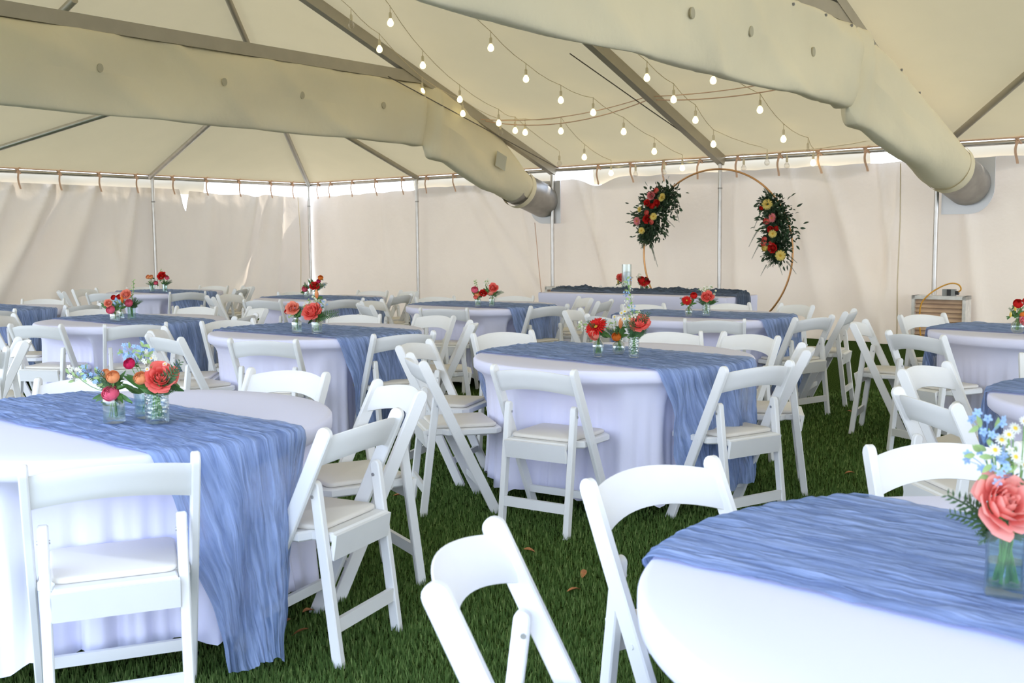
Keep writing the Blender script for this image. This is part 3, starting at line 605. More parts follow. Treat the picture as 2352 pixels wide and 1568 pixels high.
# ------------------------------------------------------------------ measured positions (metres)
BQ={
 'A1':([-1.339, 3.521],[['ranunculus', 'pink', -0.004, 0.101, 0.028], ['ranunculus', 'peach', 0.01, 0.158, 0.022], ['ranunculus', 'peach', -0.023, 0.167, 0.016], ['sprig', 'blue', -0.041, 0.151, 0.0], ['sprig', 'blue', -0.084, 0.169, 0.0], ['sprig', 'white', -0.123, 0.165, 0.0], ['leaf', '', 0.042, 0.122, 0.0], ['leaf', '', -0.045, 0.068, 0.0], ['leaf', '', 0.051, 0.078, 0.0]]),
 'A2':([-1.192, 3.514],[['rose', 'coral', 0.02, 0.159, 0.052], ['ranunculus', 'magenta', -0.08, 0.202, 0.019], ['ranunculus', 'peach', -0.046, 0.153, 0.023], ['sprig', 'blue', -0.087, 0.241, 0.0], ['sprig', 'blue', -0.046, 0.246, 0.0], ['daisy', 'white', -0.014, 0.217, 0.009], ['daisy', 'white', 0.032, 0.197, 0.009], ['daisy', 'white', -0.023, 0.182, 0.009], ['leaf', '', -0.082, 0.159, 0.0], ['leaf', '', -0.046, 0.119, 0.0], ['fern', '', 0.077, 0.205, 0.0], ['fern', '', 0.062, 0.176, 0.0], ['sprig','white',-0.02,0.21,0.0], ['daisy','white',0.05,0.16,0.009], ['sprig','blue',-0.07,0.225,0.0]]),
 'A3':([-1.267, 3.625],[['leaf', '', -0.028, 0.119, 0.0], ['leaf', '', -0.055, 0.112, 0.0]]),
 'C1':([0.448, 5.477],[['gerbera', 'red', -0.014, 0.158, 0.061], ['ranunculus', 'salmon', -0.027, 0.115, 0.029], ['leaf', '', 0.036, 0.113, 0.0], ['sprig', 'white', -0.088, 0.162, 0.0], ['leaf','',-0.02,0.10,0.0], ['fern','',0.03,0.14,0.0]]),
 'C2':([0.567, 5.599],[['ranunculus', 'orange', -0.014, 0.094, 0.025], ['tulip', 'peach', 0.007, 0.166, 0.028], ['fern', '', 0.009, 0.101, 0.0], ['fern', '', 0.044, 0.113, 0.0], ['daisy', 'white', -0.023, 0.198, 0.012], ['sprig', 'white', -0.037, 0.152, 0.0]]),
 'C3':([0.627, 5.422],[['rose', 'coral', 0.025, 0.187, 0.051], ['daisy', 'white', -0.065, 0.23, 0.013], ['daisy', 'white', -0.049, 0.239, 0.013], ['daisy', 'white', -0.022, 0.198, 0.016], ['daisy', 'white', -0.007, 0.181, 0.013], ['spire', 'blue', -0.04, 0.406, 0.0], ['fern', '', 0.013, 0.239, 0.0], ['fern', '', -0.013, 0.105, 0.0], ['fern', '', 0.065, 0.239, 0.0], ['sprig','white',0.01,0.22,0.0], ['fern','',-0.03,0.2,0.0], ['daisy','white',-0.05,0.20,0.012]]),
 'B1':([-1.457, 7.148],[['rose', 'salmon', -0.018, 0.173, 0.044], ['ranunculus', 'red', -0.065, 0.144, 0.018], ['sprig', 'white', -0.041, 0.126, 0.0], ['leaf', '', 0.024, 0.126, 0.0]]),
 'B2':([-1.312, 7.099],[['rose', 'coral', -0.032, 0.155, 0.064], ['tulip', 'peach', 0.006, 0.266, 0.032], ['sprig', 'blue', 0.041, 0.193, 0.0], ['sprig', 'white', -0.058, 0.199, 0.0], ['fern', '', 0.137, 0.155, 0.0], ['leaf', '', 0.035, 0.091, 0.0], ['sprig','white',0.0,0.23,0.0], ['fern','',-0.05,0.2,0.0]]),
 'D1':([-3.169, 8.433],[['ranunculus', 'pink', -0.021, 0.094, 0.035], ['rose', 'salmon', -0.038, 0.149, 0.031], ['sprig', 'blue', 0.028, 0.146, 0.0], ['leaf', '', -0.083, 0.132, 0.0]]),
 'D2':([-3.235, 8.737],[['ranunculus', 'red', -0.043, 0.176, 0.022], ['ranunculus', 'red', 0.0, 0.18, 0.022], ['leaf', '', -0.025, 0.151, 0.0], ['leaf', '', -0.054, 0.115, 0.0]]),
 'D3':([-3.1, 8.62],[['rose', 'salmon', -0.039, 0.209, 0.043], ['tulip', 'orange', -0.064, 0.167, 0.032], ['ranunculus', 'pink', -0.007, 0.135, 0.032], ['fern', '', 0.096, 0.174, 0.0], ['fern', '', 0.067, 0.121, 0.0], ['spire', 'green', 0.028, 0.316, 0.0]]),
 'F1':([-4.741, 13.975],[['ranunculus', 'peach', -0.052, 0.195, 0.029], ['ranunculus', 'peach', -0.006, 0.195, 0.029], ['ranunculus', 'pink', 0.052, 0.115, 0.029], ['leaf', '', -0.029, 0.103, 0.0], ['leaf', '', 0.011, 0.086, 0.0]]),
 'F2':([-4.52, 13.809],[['rose', 'red', -0.028, 0.222, 0.057], ['ranunculus', 'pink', 0.045, 0.187, 0.028], ['leaf', '', 0.006, 0.119, 0.0], ['fern', '', 0.091, 0.148, 0.0], ['spire', 'green', -0.04, 0.29, 0.0]]),
 'G1':([-2.341, 12.102],[['ranunculus', 'pink', -0.02, 0.095, 0.035], ['leaf', '', 0.015, 0.075, 0.0], ['leaf', '', -0.05, 0.04, 0.0]]),
 'G2':([-2.22, 11.984],[['rose', 'red', -0.005, 0.143, 0.054], ['ranunculus', 'orange', 0.064, 0.227, 0.03], ['ranunculus', 'magenta', 0.039, 0.187, 0.025], ['fern', '', 0.123, 0.168, 0.0], ['leaf', '', -0.049, 0.192, 0.0], ['sprig', 'blue', 0.084, 0.128, 0.0]]),
 'H1':([-0.32, 10.047],[['ranunculus', 'pink', -0.029, 0.161, 0.033], ['rose', 'red', 0.05, 0.132, 0.037], ['ranunculus', 'peach', -0.008, 0.116, 0.029], ['ranunculus', 'coral', -0.021, 0.091, 0.021], ['leaf', '', -0.041, 0.099, 0.0], ['spire', 'green', -0.025, 0.244, 0.0]]),
 'H2':([-0.187, 10.029],[['rose', 'coral', 0.017, 0.182, 0.045], ['ranunculus', 'salmon', -0.012, 0.136, 0.033], ['fern', '', 0.091, 0.161, 0.0], ['leaf', '', -0.05, 0.182, 0.0], ['sprig', 'white', -0.05, 0.231, 0.0]]),
 'I1':([1.415, 8.448],[['gerbera', 'red', -0.024, 0.129, 0.042], ['ranunculus', 'red', 0.038, 0.167, 0.028], ['leaf', '', 0.028, 0.094, 0.0], ['leaf', '', -0.035, 0.094, 0.0]]),
 'I2':([1.561, 8.481],[['rose', 'coral', 0.0, 0.164, 0.049], ['daisy', 'white', 0.066, 0.174, 0.01], ['daisy', 'white', 0.073, 0.202, 0.01], ['sprig', 'white', 0.01, 0.223, 0.0], ['leaf', '', 0.063, 0.119, 0.0], ['fern', '', -0.059, 0.126, 0.0], ['leaf','',0.05,0.14,0.0], ['sprig','white',-0.03,0.2,0.0]]),
 'J1':([3.21, 6.696],[['ranunculus', 'red', -0.008, 0.187, 0.03], ['ranunculus', 'red', 0.041, 0.198, 0.025], ['tulip', 'yellow', -0.025, 0.157, 0.019], ['tulip', 'yellow', -0.052, 0.118, 0.019], ['ranunculus', 'orange', 0.022, 0.127, 0.025], ['rose', 'pink', 0.03, 0.08, 0.03], ['sprig', 'white', 0.022, 0.165, 0.0], ['leaf', '', -0.019, 0.11, 0.0]]),
 'R1':([0.819, 1.722],[['rose', 'coral', -0.017, 0.166, 0.051], ['rose', 'orange', 0.039, 0.156, 0.028], ['daisy', 'white', -0.013, 0.259, 0.011], ['daisy', 'white', 0.014, 0.276, 0.011], ['daisy', 'white', 0.023, 0.29, 0.01], ['daisy', 'white', -0.005, 0.269, 0.01], ['sprig', 'blue', -0.032, 0.223, 0.0], ['sprig', 'blue', -0.03, 0.276, 0.0], ['fern', '', -0.09, 0.166, 0.0], ['fern', '', -0.047, 0.117, 0.0], ['leaf', '', -0.005, 0.106, 0.0], ['leaf', '', 0.02, 0.103, 0.0], ['fern', '', 0.023, 0.195, 0.0], ['daisy','white',-0.03,0.245,0.011], ['daisy','white',0.0,0.235,0.011], ['daisy','white',0.03,0.215,0.011], ['sprig','blue',-0.02,0.215,0.0], ['sprig','white',0.01,0.225,0.0], ['fern','',0.02,0.2,0.0], ['fern','',-0.06,0.15,0.0], ['leaf','',-0.02,0.13,0.0]]),
 'T1':([1.401, 13.105],[['rose', 'coral', -0.022, 0.167, 0.059], ['ranunculus', 'peach', 0.011, 0.124, 0.038], ['tulip', 'yellow', -0.065, 0.108, 0.027], ['fern', '', 0.092, 0.194, 0.0], ['leaf', '', 0.027, 0.097, 0.0], ['rose','salmon',0.03,0.14,0.05], ['fern','',-0.07,0.16,0.0], ['sprig','blue',0.06,0.2,0.0]]),
 'T2':([1.663, 13.433],[['gerbera', 'red', 0.011, 0.099, 0.061], ['ranunculus', 'red', -0.022, 0.138, 0.044], ['leaf', '', -0.044, 0.083, 0.0], ['fern', '', -0.061, 0.177, 0.0], ['rose','wine',0.03,0.12,0.05], ['sprig','white',-0.04,0.18,0.0], ['fern','',0.06,0.17,0.0]]),
}
TB={'A': (-1.403, 3.701), 'R': (0.966, 1.724), 'C': (0.545, 5.703), 'B': (-1.384, 7.515), 'D': (-3.162, 8.786), 'E': (-5.243, 10.633), 'F': (-4.666, 14.261), 'G': (-2.208, 12.212), 'H': (-0.297, 10.527), 'I': (1.594, 8.819), 'J': (3.559, 6.974), 'K': (2.596, 3.908)}
CHP={'A1': (-1.137, 2.947, 0.387), 'A2': (-0.624, 3.517, 1.138), 'A3': (-0.589, 4.207, 2.09), 'A4': (-1.097, 4.701, 2.659), 'A5': (-1.849, 4.47, -3.08), 'M1': (-3.177, 6.029, 0.855), 'M2': (-3.191, 6.522, 2.085), 'B1': (-1.505, 6.633, -0.214), 'B2': (-0.781, 6.99, 0.58), 'B3': (-0.444, 7.748, 1.631), 'B4': (-0.723, 8.484, 2.393), 'B5': (-1.32, 8.611, 3.047), 'B6': (-2.115, 8.122, -2.395), 'B7': (-2.342, 7.413, -1.462), 'B8': (-2.141, 6.903, -0.785), 'C1': (0.175, 4.981, -0.581), 'C2': (1.076, 5.058, 0.575), 'C3': (-0.348, 5.395, -1.328), 'C4': (-0.433, 6.127, -1.894), 'C5': (0.012, 6.757, -2.619), 'C6': (0.992, 6.646, 3.112), 'C7': (1.367, 6.479, 2.202), 'C8': (1.451, 5.768, 1.356), 'D1': (-3.543, 8.065, -0.231), 'D2': (-2.879, 8.038, 0.444), 'D3': (-2.364, 8.847, 1.41), 'D4': (-2.486, 9.767, 2.149), 'D5': (-3.061, 9.982, 2.83), 'D6': (-3.833, 9.745, -2.529), 'D7': (-4.214, 9.025, -1.578), 'E1': (-5.244, 11.779, -2.915), 'E2': (-4.451, 10.744, 1.101), 'E3': (-4.935, 9.895, 0.855), 'F1': (-5.286, 15.219, -2.724), 'F2': (-4.369, 15.309, 2.952), 'F3': (-4.183, 13.584, 0.479), 'F4': (-5.134, 13.503, -0.178), 'F5': (-5.811, 14.029, -1.029), 'F6': (-5.797, 14.662, -1.946), 'F7': (-3.889, 15.073, 2.142), 'F8': (-3.807, 14.397, 1.42), 'G1': (-2.634, 11.49, -0.304), 'G2': (-1.871, 11.486, 0.525), 'G4': (-1.401, 12.329, 1.138), 'G5': (-1.399, 13.098, 2.147), 'G6': (-1.821, 13.258, 2.681), 'G7': (-2.634, 13.173, -2.328), 'G8': (-3.278, 12.732, -1.971), 'G9': (-3.336, 12.222, -1.134), 'H6': (-1.298, 10.339, -1.143), 'H7': (-1.319, 10.954, -1.934), 'H1': (-0.588, 9.698, -0.204), 'H2': (0.266, 9.959, 0.637), 'H3': (0.639, 11.196, 1.806), 'H8': (0.803, 10.656, 1.173), 'H4': (-0.794, 11.563, -2.774), 'H5': (-0.009, 11.587, 2.901), 'I1': (1.545, 8.021, -0.229), 'I2': (2.23, 8.202, 0.622), 'I3': (2.679, 8.834, 1.104), 'I4': (2.479, 9.629, 2.002), 'I5': (2.068, 9.802, 3.392), 'I6': (1.281, 9.767, -2.774), 'I7': (0.665, 9.149, -1.946), 'I8': (0.846, 8.467, -1.033), 'J1': (3.252, 8.094, -2.742), 'J2': (2.606, 7.462, -2.073), 'J3': (2.63, 6.604, -1.12), 'K3': (2.729, 5.101, -3.466), 'K1': (1.99, 4.708, -2.386), 'K2': (1.669, 3.892, -1.464), 'R1': (1.224, 2.788, 3.215), 'R2': (0.443, 2.533, -2.495), 'R3': (0.054, 1.919, -1.782)}

# ================================================================== CHAIRS
FY, TY, TZ = 0.22, -0.153, 0.785
def member(x0, x1, foot, top, w, bev=0.004):
    d = Vector((top[0] - foot[0], top[1] - foot[1])); L = d.length; t = d / L; n = Vector((t.y, -t.x)) * (w / 2)
    hw = (w / 2) / t.y; p = Vector(top) - t * (w / 2)
    pts = [(foot[0] + hw, 0.0)]
    for k in range(9):
        a = PI * k / 8; q = p + n * math.cos(a) + t * (w / 2) * math.sin(a); pts.append((q.x, q.y))
    pts.append((foot[0] - hw, 0.0))
    return MB().profile(pts, x0, x1, bev)
def backrest_mesh():
    mb = MB(); nu, nz = 17, 7; F = []; B = []
    for j in range(nz + 1):
        v = j / nz; rf = []; rb = []
        for i in range(nu + 1):
            u = -1 + 2 * i / nu; e = 1 - u * u
            zt = 0.752 + 0.024 * e; zb = 0.652 + 0.030 * e
            z = zb + (zt - zb) * v; y = FY - 0.475 * z - 0.050 * e
            r = 0.007 * (1 - 0.7 * (abs(2 * v - 1) ** 6))
            rf.append(Vector((0.209 * u, y + r, z + 0.4 * r))); rb.append(Vector((0.209 * u, y - r, z - 0.4 * r)))
        F.append(rf); B.append(rb[::-1])
    mb.grid(F).grid(B)
    n = nu + 1
    for top in (nz, 0):
        a = F[top]; b = B[top][::-1]
        mb.grid([a, b] if top else [b, a])
    return mb
def slab(out, z0, z1, bev=0.006):
    n = len(out); cx = sum(p[0] for p in out) / n; cy = sum(p[1] for p in out) / n
    def ins(s): return [(cx + (x - cx) * s, cy + (y - cy) * s) for x, y in out]
    i = ins(0.965)
    vs = [(x, y, z0) for x, y in i] + [(x, y, z0 + bev) for x, y in out] + [(x, y, z1 - bev) for x, y in out] + [(x, y, z1) for x, y in i]
    fs = [tuple(range(n))[::-1], tuple(3 * n + k for k in range(n))]
    for r in range(3):
        for k in range(n): fs.append((r * n + k, r * n + (k + 1) % n, (r + 1) * n + (k + 1) % n, (r + 1) * n + k))
    return MB().add(vs, fs)
def make_chair():
    t = thing('folding_chair', 'white folding chair', 'chair')
    W = MT['chair']
    for s in (-1, 1):
        lg = obj('leg', member(s * 0.218 - 0.012, s * 0.218 + 0.012, (FY, 0), (TY, TZ), 0.050), W, t, angle=30)
        rl = obj('leg', member(s * 0.180 - 0.014, s * 0.180 + 0.014, (-0.150, 0), (-0.074, 0.605), 0.036), W, t, angle=30)
        obj('bolt', MB().tube([(s * 0.180 - 0.017, -0.072, 0.555), (s * 0.180 + 0.017, -0.072, 0.555)], 0.006, 8), MT['bolt'], rl)
        obj('bolt', MB().tube([(s * 0.218 - 0.014, FY - 0.475 * 0.42, 0.42), (s * 0.218 + 0.0145, FY - 0.475 * 0.42, 0.42)], 0.007, 10), W, lg)
    obj('backrest', backrest_mesh(), W, t, angle=50)
    obj('seat_frame', slab([(-0.163, -0.13), (0.163, -0.13), (0.163, -0.045), (0.203, -0.02), (0.203, 0.225), (0.17, 0.258), (-0.17, 0.258), (-0.203, 0.225), (-0.203, -0.02), (-0.163, -0.045)], 0.402, 0.436), W, t, angle=30)
    out = []
    for cx, cy, a0 in ((0.15, 0.205, 0), (-0.15, 0.205, 90), (-0.135, -0.06, 180), (0.135, -0.06, 270)):
        for k in range(5):
            a = math.radians(a0 + 22.5 * k); out.append((cx + 0.03 * math.cos(a), cy + 0.03 * math.sin(a)))
    obj('seat_pad', slab(out, 0.437, 0.456, 0.005), MT['pad'], t, angle=60)
    obj('apron', MB().box((-0.166, -0.008, -0.042), (0.166, 0.008, 0.042), Matrix.Translation((0, -0.128, 0.388)) @ Matrix.Rotation(0.16, 4, 'X')), W, t, smooth=False)
    obj('stretcher', MB().box((-0.167, -0.147, 0.112), (0.167, -0.130, 0.158)), W, t, smooth=False)
    obj('stretcher', MB().box((-0.207, 0.150, 0.115), (0.207, 0.166, 0.150)), W, t, smooth=False)
    return t
TDESC = dict(A='front left table', B='table behind the front left one', C='middle table with the red gerbera', D='left table with hot pink ranunculus', E='far left table cut by the frame',
    F='back table beside the draped left wall', G='back table near the corner pole', H='back table left of the head table', I='table in front of the flower hoop',
    J='right table before the louvred vent', K='right edge table without flowers', R='front right table')
SIDE = dict(A1='front', A2='front right', A3='right', A4='back right', A5='back', B1='front', B2='front right', B3='right', B4='back right', B5='back', B6='back left', B7='left', B8='front left',
    C1='front', C2='front right', C3='front left', C4='left', C5='back left', C6='back', C7='back right', C8='right', D1='front left', D2='front', D3='right', D4='back right', D5='back', D6='back left', D7='left',
    E1='back', E2='right', E3='front', F1='back left', F2='back', F3='front', F4='front left', F5='near left', F6='far left', F7='far right', F8='near right',
    G1='front left', G2='front', G4='right', G5='far right', G6='back right', G7='back left', G8='far left', G9='left', H6='near left', H7='far left', H1='front', H2='front right', H3='far right', H8='near right', H4='back left', H5='back right',
    I1='front', I2='front right', I3='right', I4='back right', I5='back', I6='back left', I7='left', I8='front left', J1='back left', J2='left', J3='front left', K1='left', K2='front left', K3='back', R1='back', R2='back left', R3='left')
chair0 = make_chair(); used = [False]
def place_chair(x, y, rz, label, group):
    if not used[0]:
        used[0] = True; chair0.location = (x, y, 0); chair0.rotation_euler = (0, 0, rz); chair0['label'] = label; chair0['group'] = group; return chair0
    return dup(chair0, (x, y, 0), rz, label, group)
for k, (x, y, rz) in CHP.items():
    if k[0] == 'M':
        place_chair(x, y, rz, 'white folding chair at the left photo edge, ' + ('nearer of two, turned left' if k == 'M1' else 'farther of two, turned left'), 'chairs at the left photo edge'); continue
    place_chair(x, y, rz, f'white folding chair, {SIDE[k]} side of the {TDESC[k[0]]}', f'chairs around the {TDESC[k[0]]}')
for a, lab in ((8.67, 'left of its flowers'), (9.57, 'right of its flowers')):
    p = T(a, 2.28, 0); place_chair(p.x, p.y, math.radians(141), 'white folding chair mostly hidden behind the head table, ' + lab, 'chairs behind the head table')

# ================================================================== TABLES, CLOTHS, RUNNERS
RT = 0.752
RUN = dict(A=(-40, -0.01, 0.285), B=(-37, -0.04, 0.38), C=(-46, -0.05, 0.37), D=(-41, 0, 0.36), E=(-41, 0, 0.36), F=(-41, 0, 0.36), G=(-40, 0, 0.36), H=(-39, -0.02, 0.36), I=(-36, 0, 0.36), J=(-46, 0, 0.36), K=(-44, 0.05, 0.36), R=(-43, 0.06, 0.36))
def cloth_mesh(key, cx, cy):
    rng = random.Random(key); n = 260
    ph = [rng.uniform(0, 6.28) for _ in range(4)]; m1 = rng.randint(27, 33)
    prof = [(0.0, 0.751), (0.35, 0.751), (0.62, 0.751), (0.735, 0.7505), (0.748, 0.747), (0.7545, 0.738), (0.755, 0.715), (0.753, 0.697), (0.744, 0.688), (0.725, 0.677), (0.705, 0.655), (0.692, 0.62), (0.684, 0.57), (0.678, 0.50), (0.672, 0.42), (0.670, 0.33), (0.672, 0.24), (0.676, 0.16), (0.680, 0.10)]
    near = [(x, y, rz) for k, (x, y, rz) in CHP.items() if k[0] == key]
    rows = []
    for (r, z) in prof:
        row = []
        for k in range(n + 1):
            a = 2 * PI * k / n; rr = r
            zz = z + (0.018 * math.sin(9 * a + ph[1]) + 0.012 * math.sin(m1 * a + ph[0]) if z < 0.12 else 0)
            if z < 0.70 and r > 0.3:
                for (x, y, rz) in near:
                    c, s = math.cos(rz), math.sin(rz)
                    for it in range(3):
                        px, py = cx + rr * math.cos(a) - x, cy + rr * math.sin(a) - y
                        lx = c * px + s * py; ly = -s * px + c * py
                        wgt = min(1, max(0, (0.29 - abs(lx)) / 0.08)) * min(1, max(0, (0.66 - z) / 0.12)) * (0.55 + 0.45 * min(1, max(0, (z - 0.12) / 0.2)))
                        if ly < 0.265 and wgt > 0: rr -= (0.265 - ly) * wgt
                    rr = max(rr, 0.30)
            if z < 0.62:
                t = ((0.62 - z) / 0.52) ** 0.8
                sh = math.sin(m1 * a + ph[0] + 1.3 * math.sin(3 * a + ph[1]))
                rr += 0.036 * t * (sh * abs(sh) ** 0.3 * (0.55 + 0.45 * math.sin(5 * a + ph[2])) + 0.3 * math.sin(2.3 * m1 * a)) + 0.010 * t * math.sin(4 * a + ph[3])
            row.append(Vector((rr * math.cos(a), rr * math.sin(a), zz)))
        rows.append(row)
    return MB().grid(rows[::-1])
def runner_mesh(key, ang, vo, hw, lens=(0.60, 0.60)):
    fine = key in 'ARCB'
    nv, nu, nh = (56, 110, 34) if fine else (26, 44, 14)
    d = Vector((math.cos(math.radians(ang)), math.sin(math.radians(ang)), 0)); q = Vector((-d.y, d.x, 0)); RR = RT + 0.012
    rows = []; uvs = []; sd = sum(map(ord, key)) * 1.7
    for i in range(nv + 1):
        v = vo + hw * (-1 + 2 * i / nv); row = []; uvr = []
        edge = abs(-1 + 2 * i / nv)
        ve = v
        ue = math.sqrt(max(RR * RR - ve * ve, 0.01))
        def top(u):
            w = 0.008 * fbm(v * 30 + sd, u * 5, sd) + 0.005 * fbm(v * 70, u * 14, 2)
            wob = 0.012 * fbm(u * 5, sd, 7.0) * edge ** 4 * (1 if v > vo else -1)
            return d * u + q * (v + wob) + Vector((0, 0, 0.7585 + abs(w)))
        H0, H1 = lens[0] + 0.03 * fbm(v * 5, sd), lens[1] + 0.03 * fbm(v * 5, sd + 4)
        for j in range(nh, 0, -1):
            h = j / nh; row.append(hang(d, q, -1, ue, v, vo, h, H0, sd, edge)); uvr.append((v, -ue - h * H0))
        for j in range(nu + 1):
            u = -ue + 2 * ue * j / nu; p = top(u)
            k = (abs(u) - (ue - 0.03)) / 0.03
            if k > 0: p.z -= 0.012 * k * k
            row.append(p); uvr.append((v, u))
        for j in range(1, nh + 1):
            h = j / nh; row.append(hang(d, q, 1, ue, v, vo, h, H1, sd, edge)); uvr.append((v, ue + h * H1))
        rows.append(row); uvs.append(uvr)
    return MB().grid(rows, uvs)
def len_big(H): return H > 0.645
def hang(d, q, sgn, ue, v, vo, h, H, sd, edge):
    g = 1 - (0.62 if len_big(H) and sgn > 0 else 0.30) * h ** 0.8; vv = vo + (v - vo) * g + (0.05 if len_big(H) and sgn > 0 else 0.07) * h
    out = ue + 0.006 + 0.020 * math.sin(min(1, h * 3) * PI / 2) + 0.024 * math.sin(vv * 34 + sd + 2 * h) * min(1, h * 2.5) + 0.012 * fbm(v * 60, h * 4, sd) * min(1, h * 6)
    vv += 0.012 * fbm(h * 4, sd, v * 3) * min(1, h * 3)
    return d * (sgn * out) + q * vv + Vector((0, 0, 0.742 - H * h))
RLAB = dict(A='blue gauze runner trailing to the grass off the front left table', R='bright blue gauze runner across the front right table', C='blue gauze runner under three bud vases on the middle table', B='blue gauze runner on the table behind the front left one')
for key, (cx, cy) in TB.items():
    ds = TDESC[key]
    t = thing('round_table', f'round table hidden under the cloth of the {ds}', 'table', (cx, cy, 0), 0, 'round banquet tables')
    obj('table_top', MB().lathe([(0.01, 0.725), (0.74, 0.725), (0.745, 0.735), (0.74, 0.747), (0.01, 0.747)], 48), MT['top'], t, angle=30)
    for k in range(4):
        a = PI / 4 + k * PI / 2; r0 = 0.26
        obj('leg', MB().tube([(r0 * math.cos(a), r0 * math.sin(a), 0.725), ((r0 + .03) * math.cos(a), (r0 + .03) * math.sin(a), 0.0)], 0.016, 8), MT['leg'], t)
    c = obj('tablecloth', cloth_mesh(key, cx, cy), MT['cloth'], angle=180); c.location = (cx, cy, 0)
    tag(c, f'white fitted tablecloth on the {ds}', 'tablecloth', 'white fitted tablecloths')
    ang, vo, hw = RUN[key]
    r = obj('table_runner', runner_mesh(key, ang, vo, hw, (0.55, 0.70) if key == 'A' else (0.22, 0.60) if key == 'R' else (0.60, 0.60)), MT['run'], angle=180); r.location = (cx, cy, 0)
    tag(r, RLAB.get(key, f'blue gauze runner on the {ds}'), 'table runner', 'blue gauze runners')
# head table
HA0, HA1, HB0, HB1 = 8.50, 11.08, 2.82, 3.58
hc = T((HA0 + HA1) / 2, (HB0 + HB1) / 2, 0)
t = thing('head_table', 'long rectangular head table under the white cloth before the hoop', 'table', hc, TH)
hw_, hd_ = (HA1 - HA0) / 2, (HB1 - HB0) / 2
obj('table_top', MB().box((-hw_ + .01, -hd_ + .01, 0.72), (hw_ - .01, hd_ - .01, 0.745)), MT['top'], t, smooth=False)
for sx in (-1, 1):
    for sy in (-1, 1): obj('leg', MB().tube([(sx * (hw_ - .25), sy * (hd_ - .1), 0.72), (sx * (hw_ - .25), sy * (hd_ - .1), 0)], 0.016, 8), MT['leg'], t)
rows = []
per = []
N = 240
P_ = 2 * (2 * hw_ + 2 * hd_)
for k in range(N + 1):
    s = P_ * k / N
    if s < 2 * hw_: p = (-hw_ + s, -hd_, 0, -1)
    elif s < 2 * hw_ + 2 * hd_: p = (hw_, -hd_ + s - 2 * hw_, 1, 0)
    elif s < 4 * hw_ + 2 * hd_: p = (hw_ - (s - 2 * hw_ - 2 * hd_), hd_, 0, 1)
    else: p = (-hw_, hd_ - (s - 4 * hw_ - 2 * hd_), -1, 0)
    per.append(p)
for (o, z) in ((-0.36, 0.751), (-0.02, 0.751), (0.0, 0.745), (0.003, 0.70), (-0.004, 0.66), (0.0, 0.4), (0.012, 0.2), (0.02, 0.04)):
    rows.append([Vector((x + nx * (o + 0.014 * math.sin(k * 0.9) * max(0, 0.6 - z)) if o > -0.3 else x * 0.7, y + ny * (o + 0.014 * math.sin(k * 0.9) * max(0, 0.6 - z)) if o > -0.3 else 0, z)) for k, (x, y, nx, ny) in enumerate(per)])
c = obj('tablecloth', MB().grid(rows[::-1]), MT['cloth'], angle=60); c.location = hc; c.rotation_euler = (0, 0, TH); tag(c, 'white rectangular tablecloth on the head table', 'tablecloth')
rows = []; uvs = []
for i in range(41):
    v = -1 + 2 * i / 40; r = []; uu = []
    for j in range(161):
        u = -1 + 2 * j / 160; x = u * (hw_ + 0.0) + 0.01
        env = (1 - v * v) ** 0.5 if abs(v) < 1 else 0
        z = 0.757 + env * (0.035 + 0.05 * abs(fbm(x * 3.2, v * 1.2, 4.0)) + 0.03 * abs(fbm(x * 9, v * 4, 1.0)))
        y = v * (0.15 + 0.03 * fbm(x * 2, 1.0, 8)) - 0.06 * 0 + 0.04 * fbm(x * 1.5, 3.0)
        r.append(Vector((x, y, z))); uu.append((v * 0.5, x))
    for j in range(1, 13):
        h = j / 12; r.append(Vector((hw_ + 0.022 + 0.012 * math.sin(v * 18) * h, v * (0.16 + 0.06 * h), 0.757 - 0.30 * h + (0.03 * (1 - v * v) if j < 3 else 0)))); uu.append((v * 0.5, hw_ + h * 0.3))
    rows.append(r); uvs.append(uu)
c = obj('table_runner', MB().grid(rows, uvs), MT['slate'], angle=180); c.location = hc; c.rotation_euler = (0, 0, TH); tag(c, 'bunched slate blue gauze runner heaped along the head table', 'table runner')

# ================================================================== FLOWERS
def petal(mb, L, half, phi0, phi1, r0, az, z0, nu=4, nv=5, tip=0.0, wrap=True, rng=random):
    rows = []; uvs = []; r = r0; z = z0
    for j in range(nv + 1):
        v = j / nv; phi = phi0 + (phi1 - phi0) * v + tip * max(0, v - 0.7) / 0.3
        if j: r += L / nv * math.sin(phi); z += L / nv * math.cos(phi)
        wv = (math.sin(PI * (0.16 + 0.70 * v))) ** 0.8
        row = []; ur = []
        for i in range(nu + 1):
            u = -1 + 2 * i / nu
            sag_ = 0.05 * L * (u * u) * (1 if v > 0.6 else 0.3)
            if wrap:
                a = az + u * half * wv; rr = r * (1 + 0.03 * u)
                row.append(Vector((rr * math.cos(a), rr * math.sin(a), z - sag_)))
            else:
                x, y = r, u * half * wv
                row.append(Vector((x * math.cos(az) - y * math.sin(az), x * math.sin(az) + y * math.cos(az), z + abs(u) * 0.06 * L)))
            ur.append((0.5, v))
        rows.append(row); uvs.append(ur)
    mb.grid(rows, uvs)
